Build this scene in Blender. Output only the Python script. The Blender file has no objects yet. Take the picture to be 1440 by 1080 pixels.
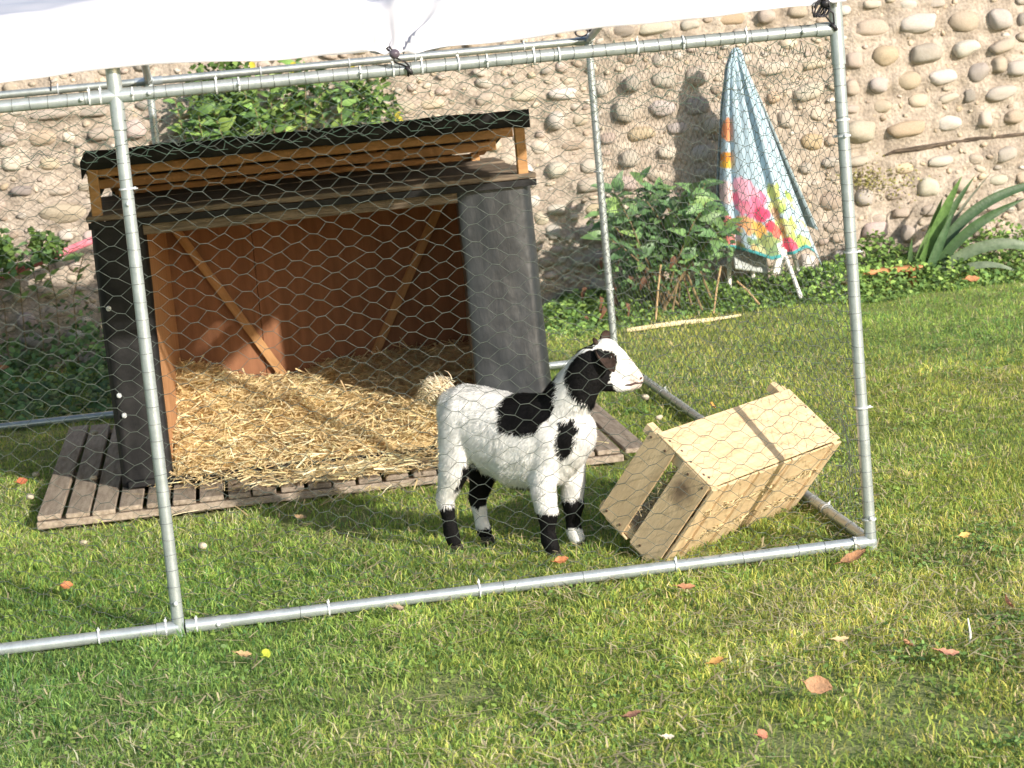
import bpy, bmesh, math, random
import numpy as np
from mathutils import Vector, Matrix, noise
from mathutils.bvhtree import BVHTree
R = math.radians
random.seed(7)
rng = np.random.default_rng(7)
sc = bpy.context.scene
COL = sc.collection

# ------------------------------------------------------------ camera, sky, sun
cam_d = bpy.data.cameras.new('camera')
cam = bpy.data.objects.new('camera', cam_d)
COL.objects.link(cam)
cam_d.sensor_width = 36.0
cam_d.lens = 3095.4 / 1440 * 36
cam_d.clip_start = 0.1
cam_d.clip_end = 500
ya, pi_, ro = 0.12605828, 0.15856094, -0.09179817
fwd = Vector((math.sin(ya) * math.cos(pi_), math.cos(ya) * math.cos(pi_), -math.sin(pi_)))
r0 = Vector((math.cos(ya), -math.sin(ya), 0))
u0 = r0.cross(fwd)
rt = r0 * math.cos(ro) + u0 * math.sin(ro)
up = -r0 * math.sin(ro) + u0 * math.cos(ro)
M = Matrix.Identity(4)
for i in range(3):
    M[i][0], M[i][1], M[i][2] = rt[i], up[i], -fwd[i]
M[0][3], M[1][3], M[2][3] = 0.2298, -6.0521, 1.5763
cam.matrix_world = M
cam_d.dof.use_dof = True
cam_d.dof.focus_distance = 6.6
cam_d.dof.aperture_fstop = 9.0
sc.camera = cam

SUN_EL, SUN_AZ = 20.5, 32.0          # azimuth measured from -Y towards +X
sd = Vector((math.sin(R(SUN_AZ)) * math.cos(R(SUN_EL)), -math.cos(R(SUN_AZ)) * math.cos(R(SUN_EL)), math.sin(R(SUN_EL))))
w = bpy.data.worlds.new('World')
sc.world = w
w.use_nodes = True
nt = w.node_tree
sky = nt.nodes.new('ShaderNodeTexSky')
sky.sky_type = 'NISHITA'
sky.sun_disc = False
sky.sun_elevation = R(SUN_EL)
sky.sun_rotation = math.atan2(sd.x, sd.y)
nt.links.new(sky.outputs[0], nt.nodes['Background'].inputs[0])
nt.nodes['Background'].inputs[1].default_value = 0.145
sl = bpy.data.lights.new('sun', 'SUN')
sl.energy = 4.6
sl.angle = R(0.9)
sl.color = (1.0, 0.93, 0.82)
sun = bpy.data.objects.new('sun', sl)
sun.rotation_euler = (-sd).to_track_quat('-Z', 'Y').to_euler()
sun.location = sd * 20
COL.objects.link(sun)
sc.view_settings.view_transform = 'Standard'
sc.view_settings.look = 'None'
sc.view_settings.gamma = 1
sc.view_settings.use_curve_mapping = False
sc.view_settings.exposure = 0.56

# ------------------------------------------------------------ materials
def mk(name, c1, c2=None, scale=8.0, rough=0.8, bump=0.0, bscale=60.0, stretch=(1, 1, 1), metal=0.0,
       objcol=False, rnd=0.0, attr=None, spec=0.35, contrast=(0.35, 0.65), sheen=0.0, trans=0.0, grain=0.0):
    m = bpy.data.materials.new(name)
    m.use_nodes = True
    n = m.node_tree.nodes
    L = m.node_tree.links.new
    b = n['Principled BSDF']
    b.inputs['Roughness'].default_value = rough
    b.inputs['Metallic'].default_value = metal
    b.inputs['Specular IOR Level'].default_value = spec
    if sheen:
        b.inputs['Sheen Weight'].default_value = sheen
    tc = n.new('ShaderNodeTexCoord')
    mp = n.new('ShaderNodeMapping')
    mp.inputs['Scale'].default_value = stretch
    L(tc.outputs['Object'], mp.inputs['Vector'])
    vec = mp.outputs['Vector']
    oi = n.new('ShaderNodeObjectInfo')
    ad = n.new('ShaderNodeVectorMath')
    ad.operation = 'ADD'
    L(vec, ad.inputs[0])
    L(oi.outputs['Location'], ad.inputs[1])
    vec = ad.outputs[0]
    base = None
    if attr:
        a = n.new('ShaderNodeAttribute')
        a.attribute_name = attr
        base = a.outputs['Color']
    elif objcol:
        base = oi.outputs['Color']
    nz = n.new('ShaderNodeTexNoise')
    nz.inputs['Scale'].default_value = scale
    nz.inputs['Detail'].default_value = 6
    nz.inputs['Roughness'].default_value = 0.6
    L(vec, nz.inputs['Vector'])
    mr = n.new('ShaderNodeMapRange')
    mr.inputs['From Min'].default_value = contrast[0]
    mr.inputs['From Max'].default_value = contrast[1]
    L(nz.outputs['Fac'], mr.inputs['Value'])
    mx = n.new('ShaderNodeMix')
    mx.data_type = 'RGBA'
    L(mr.outputs[0], mx.inputs['Factor'])
    if base is not None:
        # c1 / c2 act as multipliers of the base colour
        mx.inputs[6].default_value = (*c1, 1)
        mx.inputs[7].default_value = (*(c2 or c1), 1)
        mu = n.new('ShaderNodeMix')
        mu.data_type = 'RGBA'
        mu.blend_type = 'MULTIPLY'
        mu.inputs['Factor'].default_value = 1
        L(base, mu.inputs[6])
        L(mx.outputs[2], mu.inputs[7])
        out = mu.outputs[2]
    else:
        mx.inputs[6].default_value = (*c1, 1)
        mx.inputs[7].default_value = (*(c2 or c1), 1)
        out = mx.outputs[2]
    if rnd:
        hv = n.new('ShaderNodeHueSaturation')
        mr2 = n.new('ShaderNodeMapRange')
        mr2.inputs['To Min'].default_value = 1 - rnd
        mr2.inputs['To Max'].default_value = 1 + rnd
        L(oi.outputs['Random'], mr2.inputs['Value'])
        L(mr2.outputs[0], hv.inputs['Value'])
        L(out, hv.inputs['Color'])
        out = hv.outputs[0]
    if grain:
        g = n.new('ShaderNodeTexNoise')
        g.inputs['Scale'].default_value = bscale
        g.inputs['Detail'].default_value = 4
        L(vec, g.inputs['Vector'])
        mg = n.new('ShaderNodeMapRange')
        mg.inputs['From Min'].default_value = 0.3
        mg.inputs['From Max'].default_value = 0.7
        mg.inputs['To Min'].default_value = 1 - grain
        mg.inputs['To Max'].default_value = 1 + grain
        L(g.outputs['Fac'], mg.inputs['Value'])
        hv2 = n.new('ShaderNodeHueSaturation')
        L(mg.outputs[0], hv2.inputs['Value'])
        L(out, hv2.inputs['Color'])
        out = hv2.outputs[0]
    L(out, b.inputs['Base Color'])
    if bump:
        bn = n.new('ShaderNodeTexNoise')
        bn.inputs['Scale'].default_value = bscale
        bn.inputs['Detail'].default_value = 5
        L(vec, bn.inputs['Vector'])
        bp = n.new('ShaderNodeBump')
        bp.inputs['Strength'].default_value = bump
        bp.inputs['Distance'].default_value = 0.01
        L(bn.outputs['Fac'], bp.inputs['Height'])
        L(bp.outputs[0], b.inputs['Normal'])
    if trans:
        tr = n.new('ShaderNodeBsdfTranslucent')
        L(out, tr.inputs['Color'])
        ms = n.new('ShaderNodeMixShader')
        ms.inputs[0].default_value = trans
        L(b.outputs[0], ms.inputs[1])
        L(tr.outputs[0], ms.inputs[2])
        L(ms.outputs[0], n['Material Output'].inputs['Surface'])
    return m

MAT = dict(
    soil=mk('soil', (0.18, 0.22, 0.065), (0.27, 0.28, 0.11), 14, 0.95, 0.8, 90),
    grass=mk('grass', (0.8, 0.8, 0.8), (1.25, 1.2, 1.1), 2.2, 0.55, attr='col', trans=0.48, spec=0.2),
    foliage=mk('foliage', (0.85, 0.85, 0.85), (1.15, 1.15, 1.1), 20, 0.45, attr='col', trans=0.25, spec=0.4),
    leaf=mk('leaf', (0.7, 0.75, 0.7), (1.2, 1.2, 1.2), 24, 0.42, 0.2, 80, objcol=True, rnd=0.15, trans=0.25, spec=0.4),
    dryleaf=mk('dry_leaf', (0.7, 0.7, 0.7), (1.2, 1.1, 1.0), 40, 0.7, 0.4, 150, objcol=True, trans=0.15),
    stem=mk('stem', (0.16, 0.11, 0.06), (0.30, 0.22, 0.12), 20, 0.8, 0.3),
    mortar=mk('mortar', (0.305, 0.25, 0.20), (0.445, 0.375, 0.31), 7, 0.95, 1.0, 60, grain=0.26),
    stone=mk('stone', (0.66, 0.63, 0.60), (1.04, 1.04, 1.04), 22, 0.72, 0.35, 130, objcol=True, grain=0.10),
    timber=mk('old_timber', (0.06, 0.045, 0.035), (0.20, 0.15, 0.11), 12, 0.9, 0.8, 60, (1, 8, 8)),
    zinc=mk('galvanised_steel', (0.40, 0.44, 0.455), (0.52, 0.565, 0.58), 30, 0.34, 0.05, 200, metal=0.55, spec=0.5, grain=0.05),
    zinc2=mk('dull_galvanised_steel', (0.40, 0.43, 0.41), (0.55, 0.58, 0.56), 30, 0.45, 0.05, 200, metal=0.7, spec=0.5),
    wire=mk('wire', (0.07, 0.09, 0.078), (0.125, 0.145, 0.13), 30, 0.5, metal=0.2),
    gwire=mk('green_wire', (0.05, 0.10, 0.07), (0.11, 0.17, 0.135), 30, 0.5, metal=0.2),
    tie=mk('cable_tie', (0.70, 0.72, 0.74), (0.82, 0.84, 0.85), 10, 0.35, trans=0.3),
    tarp=mk('white_tarpaulin', (0.60, 0.59, 0.64), (0.66, 0.65, 0.69), 3, 0.5, 0.08, 30, trans=0.12),
    black=mk('black_elastic', (0.015, 0.014, 0.018), (0.05, 0.045, 0.05), 40, 0.4),
    ball=mk('bungee_ball', (0.09, 0.07, 0.09), (0.13, 0.11, 0.13), 40, 0.3),
    felt=mk('black_roofing_film', (0.009, 0.009, 0.010), (0.024, 0.023, 0.024), 9, 0.6, 0.5, 14, spec=0.2),
    film=mk('black_plastic_film', (0.014, 0.016, 0.020), (0.038, 0.042, 0.049), 6, 0.40, 0.7, 12, (1, 1, 0.4), spec=0.6),
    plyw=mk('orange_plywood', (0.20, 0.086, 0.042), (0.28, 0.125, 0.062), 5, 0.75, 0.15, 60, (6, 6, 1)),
    plyl=mk('sunlit_plywood', (0.42, 0.21, 0.10), (0.54, 0.29, 0.145), 5, 0.7, 0.15, 60, (6, 6, 1)),  # paler plywood copy: sun glow painted into the left inner wall
    pine=mk('pine_batten', (0.36, 0.185, 0.075), (0.48, 0.27, 0.12), 9, 0.7, 0.2, 60, (1, 6, 6)),
    board=mk('weathered_board', (0.10, 0.076, 0.056), (0.26, 0.20, 0.145), 9, 0.85, 0.5, 50, (1, 10, 10)),
    pallet=mk('pallet_wood', (0.25, 0.195, 0.15), (0.44, 0.36, 0.285), 7, 0.85, 0.6, 45, (8, 1, 8), rnd=0.14, grain=0.12),
    crate=mk('crate_wood', (0.56, 0.40, 0.23), (0.70, 0.53, 0.33), 6, 0.65, 0.25, 60, (1, 7, 7), rnd=0.07, grain=0.05),
    crate2=mk('crate_wood_cross', (0.55, 0.40, 0.23), (0.68, 0.52, 0.33), 6, 0.65, 0.25, 60, (7, 7, 1), rnd=0.07, grain=0.05),
    crated=mk('crate_end_wood', (0.46, 0.33, 0.19), (0.66, 0.50, 0.31), 4, 0.7, 0.35, 60, (7, 7, 1), rnd=0.07, grain=0.07, contrast=(0.25, 0.6)),
    nail=mk('nail', (0.08, 0.05, 0.035), (0.14, 0.09, 0.06), 30, 0.6),
    straw=mk('straw', (0.85, 0.85, 0.85), (1.1, 1.1, 1.1), 20, 0.55, attr='col', trans=0.15, spec=0.35),
    strawbase=mk('straw_bed', (0.48, 0.34, 0.16), (0.72, 0.54, 0.28), 40, 0.9, 1.0, 60),
    coat=mk('goat_coat', (0.92, 0.92, 0.92), (1.04, 1.04, 1.04), 18, 0.8, 0.4, 140, attr='col', spec=0.15),
    fur=mk('goat_fur', (0.9, 0.9, 0.9), (1.08, 1.08, 1.08), 30, 0.7, attr='col', spec=0.12),
    hoof=mk('hoof_horn', (0.03, 0.025, 0.02), (0.07, 0.06, 0.05), 30, 0.5),
    ear=mk('ear_skin', (0.018, 0.011, 0.008), (0.05, 0.028, 0.02), 25, 0.8, 0.4, 160),
    eye=mk('eye_gloss', (0.012, 0.009, 0.006), (0.03, 0.02, 0.01), 10, 0.08, spec=0.8),
    skin=mk('dark_skin', (0.05, 0.022, 0.02), (0.11, 0.05, 0.045), 60, 0.5),
    towel=mk('beach_towel', (0.93, 0.93, 0.93), (1.05, 1.05, 1.05), 40, 0.95, 0.5, 400, attr='col', sheen=0.25, trans=0.1),
    whitep=mk('white_metal_tube', (0.62, 0.60, 0.55), (0.78, 0.76, 0.72), 12, 0.45),
    pink=mk('pink_plastic', (0.80, 0.20, 0.26), (0.88, 0.32, 0.38), 12, 0.4),
    redwood=mk('reddish_board', (0.42, 0.17, 0.07), (0.62, 0.30, 0.14), 14, 0.75, 0.4, 60, (1, 6, 6)),
    pebble=mk('pale_pebble', (0.44, 0.37, 0.27), (0.58, 0.51, 0.40), 40, 0.7, 0.5, 100),
)

def stained(name, src, centre, radii, dark):
    m = MAT[src].copy(); m.name = name
    n = m.node_tree.nodes; L = m.node_tree.links.new
    b = n['Principled BSDF']; old = b.inputs['Base Color'].links[0].from_socket
    tc = n.new('ShaderNodeTexCoord'); nz = n.new('ShaderNodeTexNoise'); nz.inputs['Scale'].default_value = 28; nz.inputs['Detail'].default_value = 5
    L(tc.outputs['Object'], nz.inputs['Vector'])
    s1 = n.new('ShaderNodeVectorMath'); s1.operation = 'SUBTRACT'; s1.inputs[1].default_value = centre
    L(tc.outputs['Object'], s1.inputs[0])
    s2 = n.new('ShaderNodeVectorMath'); s2.operation = 'DIVIDE'; s2.inputs[1].default_value = radii
    L(s1.outputs[0], s2.inputs[0])
    ln = n.new('ShaderNodeVectorMath'); ln.operation = 'LENGTH'; L(s2.outputs[0], ln.inputs[0])
    ad = n.new('ShaderNodeMath'); ad.operation = 'ADD'; L(ln.outputs['Value'], ad.inputs[0]); L(nz.outputs['Fac'], ad.inputs[1])
    mr = n.new('ShaderNodeMapRange'); mr.inputs['From Min'].default_value = 0.75; mr.inputs['From Max'].default_value = 1.55
    mr.inputs['To Min'].default_value = 0.8; mr.inputs['To Max'].default_value = 0.0
    L(ad.outputs[0], mr.inputs['Value'])
    mx = n.new('ShaderNodeMix'); mx.data_type = 'RGBA'; L(mr.outputs[0], mx.inputs['Factor']); L(old, mx.inputs[6]); mx.inputs[7].default_value = (*dark, 1)
    L(mx.outputs[2], b.inputs['Base Color'])
    MAT[name] = m
stained('crate_stained', 'crated', (0, .01, .095), (.05, .05, .065), (.10, .06, .04))

# ------------------------------------------------------------ helpers
def tag(o, label=None, cat=None, group=None, kind=None):
    if label: o['label'] = label
    if cat: o['category'] = cat
    if group: o['group'] = group
    if kind: o['kind'] = kind
    return o

def empty(name, loc=(0, 0, 0), rz=0.0):
    o = bpy.data.objects.new(name, None)
    o.empty_display_size = 0.05
    o.location = loc
    o.rotation_euler = (0, 0, rz)
    COL.objects.link(o)
    return o

def link(name, me, mat, parent=None, loc=(0, 0, 0), rot=None, scale=None):
    o = bpy.data.objects.new(name, me)
    if mat and not me.materials:
        me.materials.append(MAT[mat] if isinstance(mat, str) else mat)
    o.location = loc
    if rot is not None:
        o.rotation_euler = rot
    if scale is not None:
        o.scale = scale
    if parent:
        o.parent = parent
    COL.objects.link(o)
    return o

def np_mesh(name, V, Fc, col=None, smooth=False, nrm=None):
    """V (n,3); Fc (m,k) all faces with k corners (or list of such arrays)"""
    V = np.asarray(V, dtype=np.float32)
    Fs = Fc if isinstance(Fc, list) else [Fc]
    me = bpy.data.meshes.new(name)
    me.vertices.add(len(V))
    me.vertices.foreach_set('co', V.ravel())
    loops = np.concatenate([f.ravel() for f in Fs]).astype(np.int32)
    tot = np.concatenate([np.full(len(f), f.shape[1]) for f in Fs])
    st = np.concatenate([[0], np.cumsum(tot)[:-1]]).astype(np.int32)
    me.loops.add(len(loops))
    me.loops.foreach_set('vertex_index', loops)
    me.polygons.add(len(tot))
    me.polygons.foreach_set('loop_start', st)
    if smooth:
        me.polygons.foreach_set('use_smooth', np.ones(len(tot), dtype=bool))
    me.update(calc_edges=True)
    if col is not None:
        a = me.color_attributes.new('col', 'FLOAT_COLOR', 'POINT')
        c = np.ones((len(V), 4), dtype=np.float32)
        c[:, :3] = col
        a.data.foreach_set('color', c.ravel())
    if nrm is not None:
        me.normals_split_custom_set_from_vertices([tuple(x) for x in nrm])
    return me

def smooth(me, ang=None):
    for p in me.polygons:
        p.use_smooth = True
    if ang:
        me.set_sharp_from_angle(angle=R(ang))
    return me

def bm_mesh(name, bm, sm=False, ang=None):
    bm.normal_update()
    me = bpy.data.meshes.new(name)
    bm.to_mesh(me)
    bm.free()
    if sm:
        smooth(me, ang)
    return me

def bm_box(bm, c, s, rot=None, bevel=0.0):
    M_ = Matrix.Translation(c)
    if rot is not None:
        M_ = M_ @ rot.to_4x4()
    M_ = M_ @ Matrix.Diagonal((s[0], s[1], s[2], 1))
    r = bmesh.ops.create_cube(bm, size=1, matrix=M_)
    if bevel:
        es = list({e for v in r['verts'] for e in v.link_edges})
        bmesh.ops.bevel(bm, geom=es, offset=bevel, segments=1, affect='EDGES')

def box_me(name, s, bevel=0.003, c=(0, 0, 0), rot=None):
    bm = bmesh.new()
    bm_box(bm, c, s, rot, bevel)
    return bm_mesh(name, bm)

def tube(bm, pts, r, seg=12, caps=True):
    """tube through points; r number or list"""
    pts = [Vector(p) for p in pts]
    n = len(pts)
    rs = r if isinstance(r, (list, tuple)) else [r] * n
    rings = []
    prev = None
    for i, p in enumerate(pts):
        d = (pts[min(i + 1, n - 1)] - pts[max(i - 1, 0)]).normalized()
        if prev is None:
            a = d.orthogonal().normalized()
        else:
            a = (prev - d * prev.dot(d))
            a = a.normalized() if a.length > 1e-6 else d.orthogonal().normalized()
        prev = a
        b = d.cross(a)
        rings.append([bm.verts.new(p + (a * math.cos(2 * math.pi * k / seg) + b * math.sin(2 * math.pi * k / seg)) * rs[i]) for k in range(seg)])
    for i in range(n - 1):
        for k in range(seg):
            bm.faces.new((rings[i][k], rings[i][(k + 1) % seg], rings[i + 1][(k + 1) % seg], rings[i + 1][k]))
    if caps:
        bm.faces.new(list(reversed(rings[0])))
        bm.faces.new(rings[-1])

def tube_me(name, pts, r, seg=12):
    bm = bmesh.new()
    tube(bm, pts, r, seg)
    return bm_mesh(name, bm, True, 50)

def n3(x, y, z=0.0):
    return noise.noise(Vector((x, y, z)))

def npnoise(x, y, s, seed=0):
    """cheap smooth value noise on numpy arrays, range about -1..1"""
    g = np.random.default_rng(seed).uniform(-1, 1, (64, 64))
    X = np.asarray(x) * s + 1000.0
    Y = np.asarray(y) * s + 1000.0
    xi = np.floor(X).astype(int); yi = np.floor(Y).astype(int)
    fx = X - xi; fy = Y - yi
    fx = fx * fx * (3 - 2 * fx); fy = fy * fy * (3 - 2 * fy)
    G = lambda a, b: g[a % 64, b % 64]
    return (G(xi, yi) * (1 - fx) + G(xi + 1, yi) * fx) * (1 - fy) + (G(xi, yi + 1) * (1 - fx) + G(xi + 1, yi + 1) * fx) * fy

def ground_z(x, y):
    return 0.010 * npnoise(x, y, 0.9, 3) + 0.005 * npnoise(x, y, 3.1, 4) - 0.006

# ------------------------------------------------------------ ground and grass
gx = np.concatenate([[-90, -40, -15], np.arange(-6, 10.01, 0.12), [18, 45, 95]])
gyy = np.concatenate([[-90, -40, -14], np.arange(-7, 9.01, 0.12), [16, 45, 95]])
X, Y = np.meshgrid(gx, gyy, indexing='ij')
Z = ground_z(X, Y)
nx, ny = X.shape
idx = np.arange(nx * ny).reshape(nx, ny)
F = np.stack([idx[:-1, :-1], idx[1:, :-1], idx[1:, 1:], idx[:-1, 1:]], -1).reshape(-1, 4)
gme = np_mesh('ground', np.stack([X, Y, Z], -1).reshape(-1, 3), F, smooth=True)
ground = tag(link('ground', gme, 'soil'), kind='structure')

def blades(x, y, h, wd, colour, lean=0.5, seed=1, base=None):
    """5-vertex curved blades"""
    g = np.random.default_rng(seed)
    n = len(x)
    a = g.uniform(0, 2 * np.pi, n)
    la = g.uniform(0, 2 * np.pi, n)
    le = lean * g.uniform(0.1, 1.0, n) * h
    z0 = ground_z(x, y) - 0.004 if base is None else base
    dx, dy = np.cos(a) * wd / 2, np.sin(a) * wd / 2
    lx, ly = np.cos(la) * le, np.sin(la) * le
    V = np.zeros((n, 5, 3), dtype=np.float32)
    V[:, 0] = np.stack([x - dx, y - dy, z0], -1)
    V[:, 1] = np.stack([x + dx, y + dy, z0], -1)
    V[:, 2] = np.stack([x + lx * .35 + dx * .8, y + ly * .35 + dy * .8, z0 + h * .6], -1)
    V[:, 3] = np.stack([x + lx * .35 - dx * .8, y + ly * .35 - dy * .8, z0 + h * .6], -1)
    V[:, 4] = np.stack([x + lx, y + ly, z0 + h * (1 - .25 * le / np.maximum(h, 1e-4))], -1)
    b = np.arange(n)[:, None] * 5
    Q = b + np.array([[0, 1, 2, 3]])
    T = b + np.array([[3, 2, 4]])
    C = np.repeat(colour[:, None, :], 5, 1).astype(np.float32)
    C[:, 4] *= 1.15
    return V.reshape(-1, 3), [Q, T], C.reshape(-1, 3)

def scatter(n, x0, x1, y0, y1, seed):
    g = np.random.default_rng(seed)
    return g.uniform(x0, x1, n), g.uniform(y0, y1, n)

xs, ys = [], []
def band(n, y0, y1, lft, rgt, seed):
    g = np.random.default_rng(seed)
    yy = g.uniform(y0, y1, n)
    t = (yy + 6.05)
    xl = 0.23 - 0.118 * t - lft
    xr = 0.23 + 0.385 * t + rgt
    xs.append(g.uniform(0, 1, n) * (xr - xl) + xl)
    ys.append(yy)
band(190000, -2.3, 0.9, 0.25, 0.25, 11)
band(90000, 0.9, 3.0, 0.3, 0.3, 12)
band(80000, 3.0, 6.0, 0.4, 0.3, 13)
gsx, gsy = np.concatenate(xs), np.concatenate(ys)
pal = (gsx > -0.52) & (gsx < 1.64) & (gsy > 1.64) & (gsy < 3.55)
keep = ~pal
thin = npnoise(gsx, gsy, 1.9, 91) * .6 + npnoise(gsx, gsy, 5.5, 92) * .4
keep &= ~((thin > .34) & (np.random.default_rng(2).uniform(0, 1, len(gsx)) < np.clip((thin - .34) * 3.2, 0, .75)) & (gsy < 1.5))
gsx, gsy = gsx[keep], gsy[keep]
n = len(gsx)
g = np.random.default_rng(5)
patch = 0.6 * npnoise(gsx, gsy, 1.3, 21) + 0.4 * npnoise(gsx, gsy, 4.2, 22)
fine = npnoise(gsx, gsy, 11, 23)
# shade band behind the pen painted as darker, taller turf; drier lawn in front
shade_lush = np.clip(1 - np.abs(gsy - 3.7) / 1.5, 0, 1) * np.clip((gsx - 1.2) / 0.8, 0, 1)
shade_lush = np.maximum(shade_lush, 0.75 * np.clip(1 - np.abs(gsy - 0.5) / 1.0, 0, 1) * np.clip((2.6 - gsx) / 1.0, 0, 1))
h = np.clip(g.normal(0.026, 0.008, n) * (1 + 0.30 * fine + 0.2 * patch) * (1 + 0.25 * shade_lush), 0.010, 0.075)
wd = g.uniform(0.0020, 0.0052, n)
green = np.array([0.270, 0.400, 0.085]); green2 = np.array([0.430, 0.545, 0.130])
yell = np.array([0.580, 0.600, 0.160]); dry = np.array([0.68, 0.59, 0.36]); dark = np.array([0.165, 0.300, 0.100])
t = g.uniform(0, 1, n)[:, None]
C = green * (1 - t) + green2 * t
dryp = 0.05 + 0.17 * np.clip(patch + 0.1, 0, 1) + 0.10 * np.clip(fine, 0, 1)
dryp += 0.16 * np.clip((gsx - 1.2) / 1.5, 0, 1) * (gsy < 0.3)
dryp *= (1 - 0.75 * shade_lush)
u = g.uniform(0, 1, n)
C[u < dryp] = dry
yp = (u > dryp) & (u < dryp * 2.2 + 0.05)
C[yp] = yell
dk = (u > 0.88 - 0.3 * shade_lush)
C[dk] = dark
C *= (1 + 0.25 * patch + 0.15 * fine)[:, None]
C[:, 0] *= 1 + 0.18 * np.clip(npnoise(gsx, gsy, 0.8, 24) + 0.5 * np.clip((gsx - 1) / 1.5, -1, 1) * (gsy < 1), -0.6, 1)
cool = (np.clip((1.1 - gsx) / 1.2, 0, 1) * np.clip((0.6 - gsy) / 1.0, 0, 1))[:, None]  # off-frame tree shade painted in: darker, cooler grass at the near left
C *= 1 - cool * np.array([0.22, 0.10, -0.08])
C *= g.uniform(0.75, 1.3, (n, 1))
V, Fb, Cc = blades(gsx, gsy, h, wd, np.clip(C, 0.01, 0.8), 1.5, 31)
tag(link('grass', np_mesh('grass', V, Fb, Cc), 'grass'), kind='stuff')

def discs(x, y, z, r, colour, seed=1, tilt=0.5, k=5):
    """small leaf faces, k-gons with a raised centre fold"""
    g = np.random.default_rng(seed)
    n = len(x)
    nrm = np.stack([g.normal(0, tilt, n), g.normal(0, tilt, n) - 0.25, np.ones(n)], -1)
    nrm /= np.linalg.norm(nrm, axis=1)[:, None]
    a = g.normal(0, 1, (n, 3)); a -= (a * nrm).sum(1)[:, None] * nrm
    a /= np.linalg.norm(a, axis=1)[:, None]
    b = np.cross(nrm, a)
    V = np.zeros((n, k, 3), dtype=np.float32)
    c = np.stack([x, y, z], -1)
    for i in range(k):
        an = 2 * np.pi * i / k
        el = 1.25 if i == 0 else 0.85
        V[:, i] = c + (a * np.cos(an) * el + b * np.sin(an) * 0.75) * r[:, None] + nrm * (0.18 * r * (1 if i % 2 else -1))[:, None]
    F = np.arange(n * k).reshape(n, k)
    return V.reshape(-1, 3), F, np.repeat(colour[:, None, :], k, 1).reshape(-1, 3)

# clover and small weeds in the lawn
g = np.random.default_rng(8)
cx, cy = [], []
for k in range(420):
    yy = g.uniform(-2.2, 5.0); t = yy + 6.05
    xx = g.uniform(0.23 - 0.13 * t, 0.23 + 0.40 * t)
    if -0.55 < xx < 1.66 and 1.6 < yy < 3.6: continue
    if g.uniform() < 0.45 and xx < 1.2: continue
    m_ = g.integers(15, 70)
    sp = g.uniform(0.03, 0.11)
    cx.append(g.normal(xx, sp, m_)); cy.append(g.normal(yy, sp, m_))
cx, cy = np.concatenate(cx), np.concatenate(cy)
n = len(cx)
col = np.where(npnoise(cx, cy, 2.1, 95)[:, None] > 0, np.array([0.25, 0.36, 0.08]), np.array([0.18, 0.30, 0.08])) * g.uniform(0.65, 1.25, (n, 1))
V, F, Cc = discs(cx, cy, ground_z(cx, cy) + g.uniform(0.006, 0.024, n), g.uniform(0.004, 0.0085, n), col, 9)
tag(link('clover', np_mesh('clover', V, F, Cc), 'foliage'), kind='stuff')

# thatch: dry cut stems lying between the blades
g = np.random.default_rng(18)
n = 13000
yy = g.uniform(-2.2, 4.5, n); t = yy + 6.05
xx = g.uniform(0, 1, n) * 0.52 * t + 0.23 - 0.13 * t
k_ = ~((xx > -.52) & (xx < 1.64) & (yy > 1.64) & (yy < 3.55)) & (g.uniform(0, 1, n) < 0.55 + 0.8 * npnoise(xx, yy, 1.3, 21))
xx, yy = xx[k_], yy[k_]; n = len(xx)
an = g.uniform(0, np.pi, n); ln = g.uniform(0.012, 0.04, n); wv = g.uniform(0.0012, 0.0026, n)
zz = ground_z(xx, yy) + g.uniform(0.010, 0.034, n); dz = g.uniform(-.006, .006, n)
d = np.stack([np.cos(an) * ln, np.sin(an) * ln, dz], -1); s_ = np.stack([-np.sin(an) * wv, np.cos(an) * wv, np.zeros(n)], -1)
c = np.stack([xx, yy, zz], -1)
V = np.stack([c - d - s_, c + d - s_, c + d + s_, c - d + s_], 1).reshape(-1, 3)
col = np.array([0.52, 0.44, 0.26]) * g.uniform(0.5, 1.25, (n, 1))
tag(link('thatch', np_mesh('thatch', V, np.arange(n * 4).reshape(n, 4), np.repeat(col[:, None], 4, 1).reshape(-1, 3)), 'straw'), kind='stuff')

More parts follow.
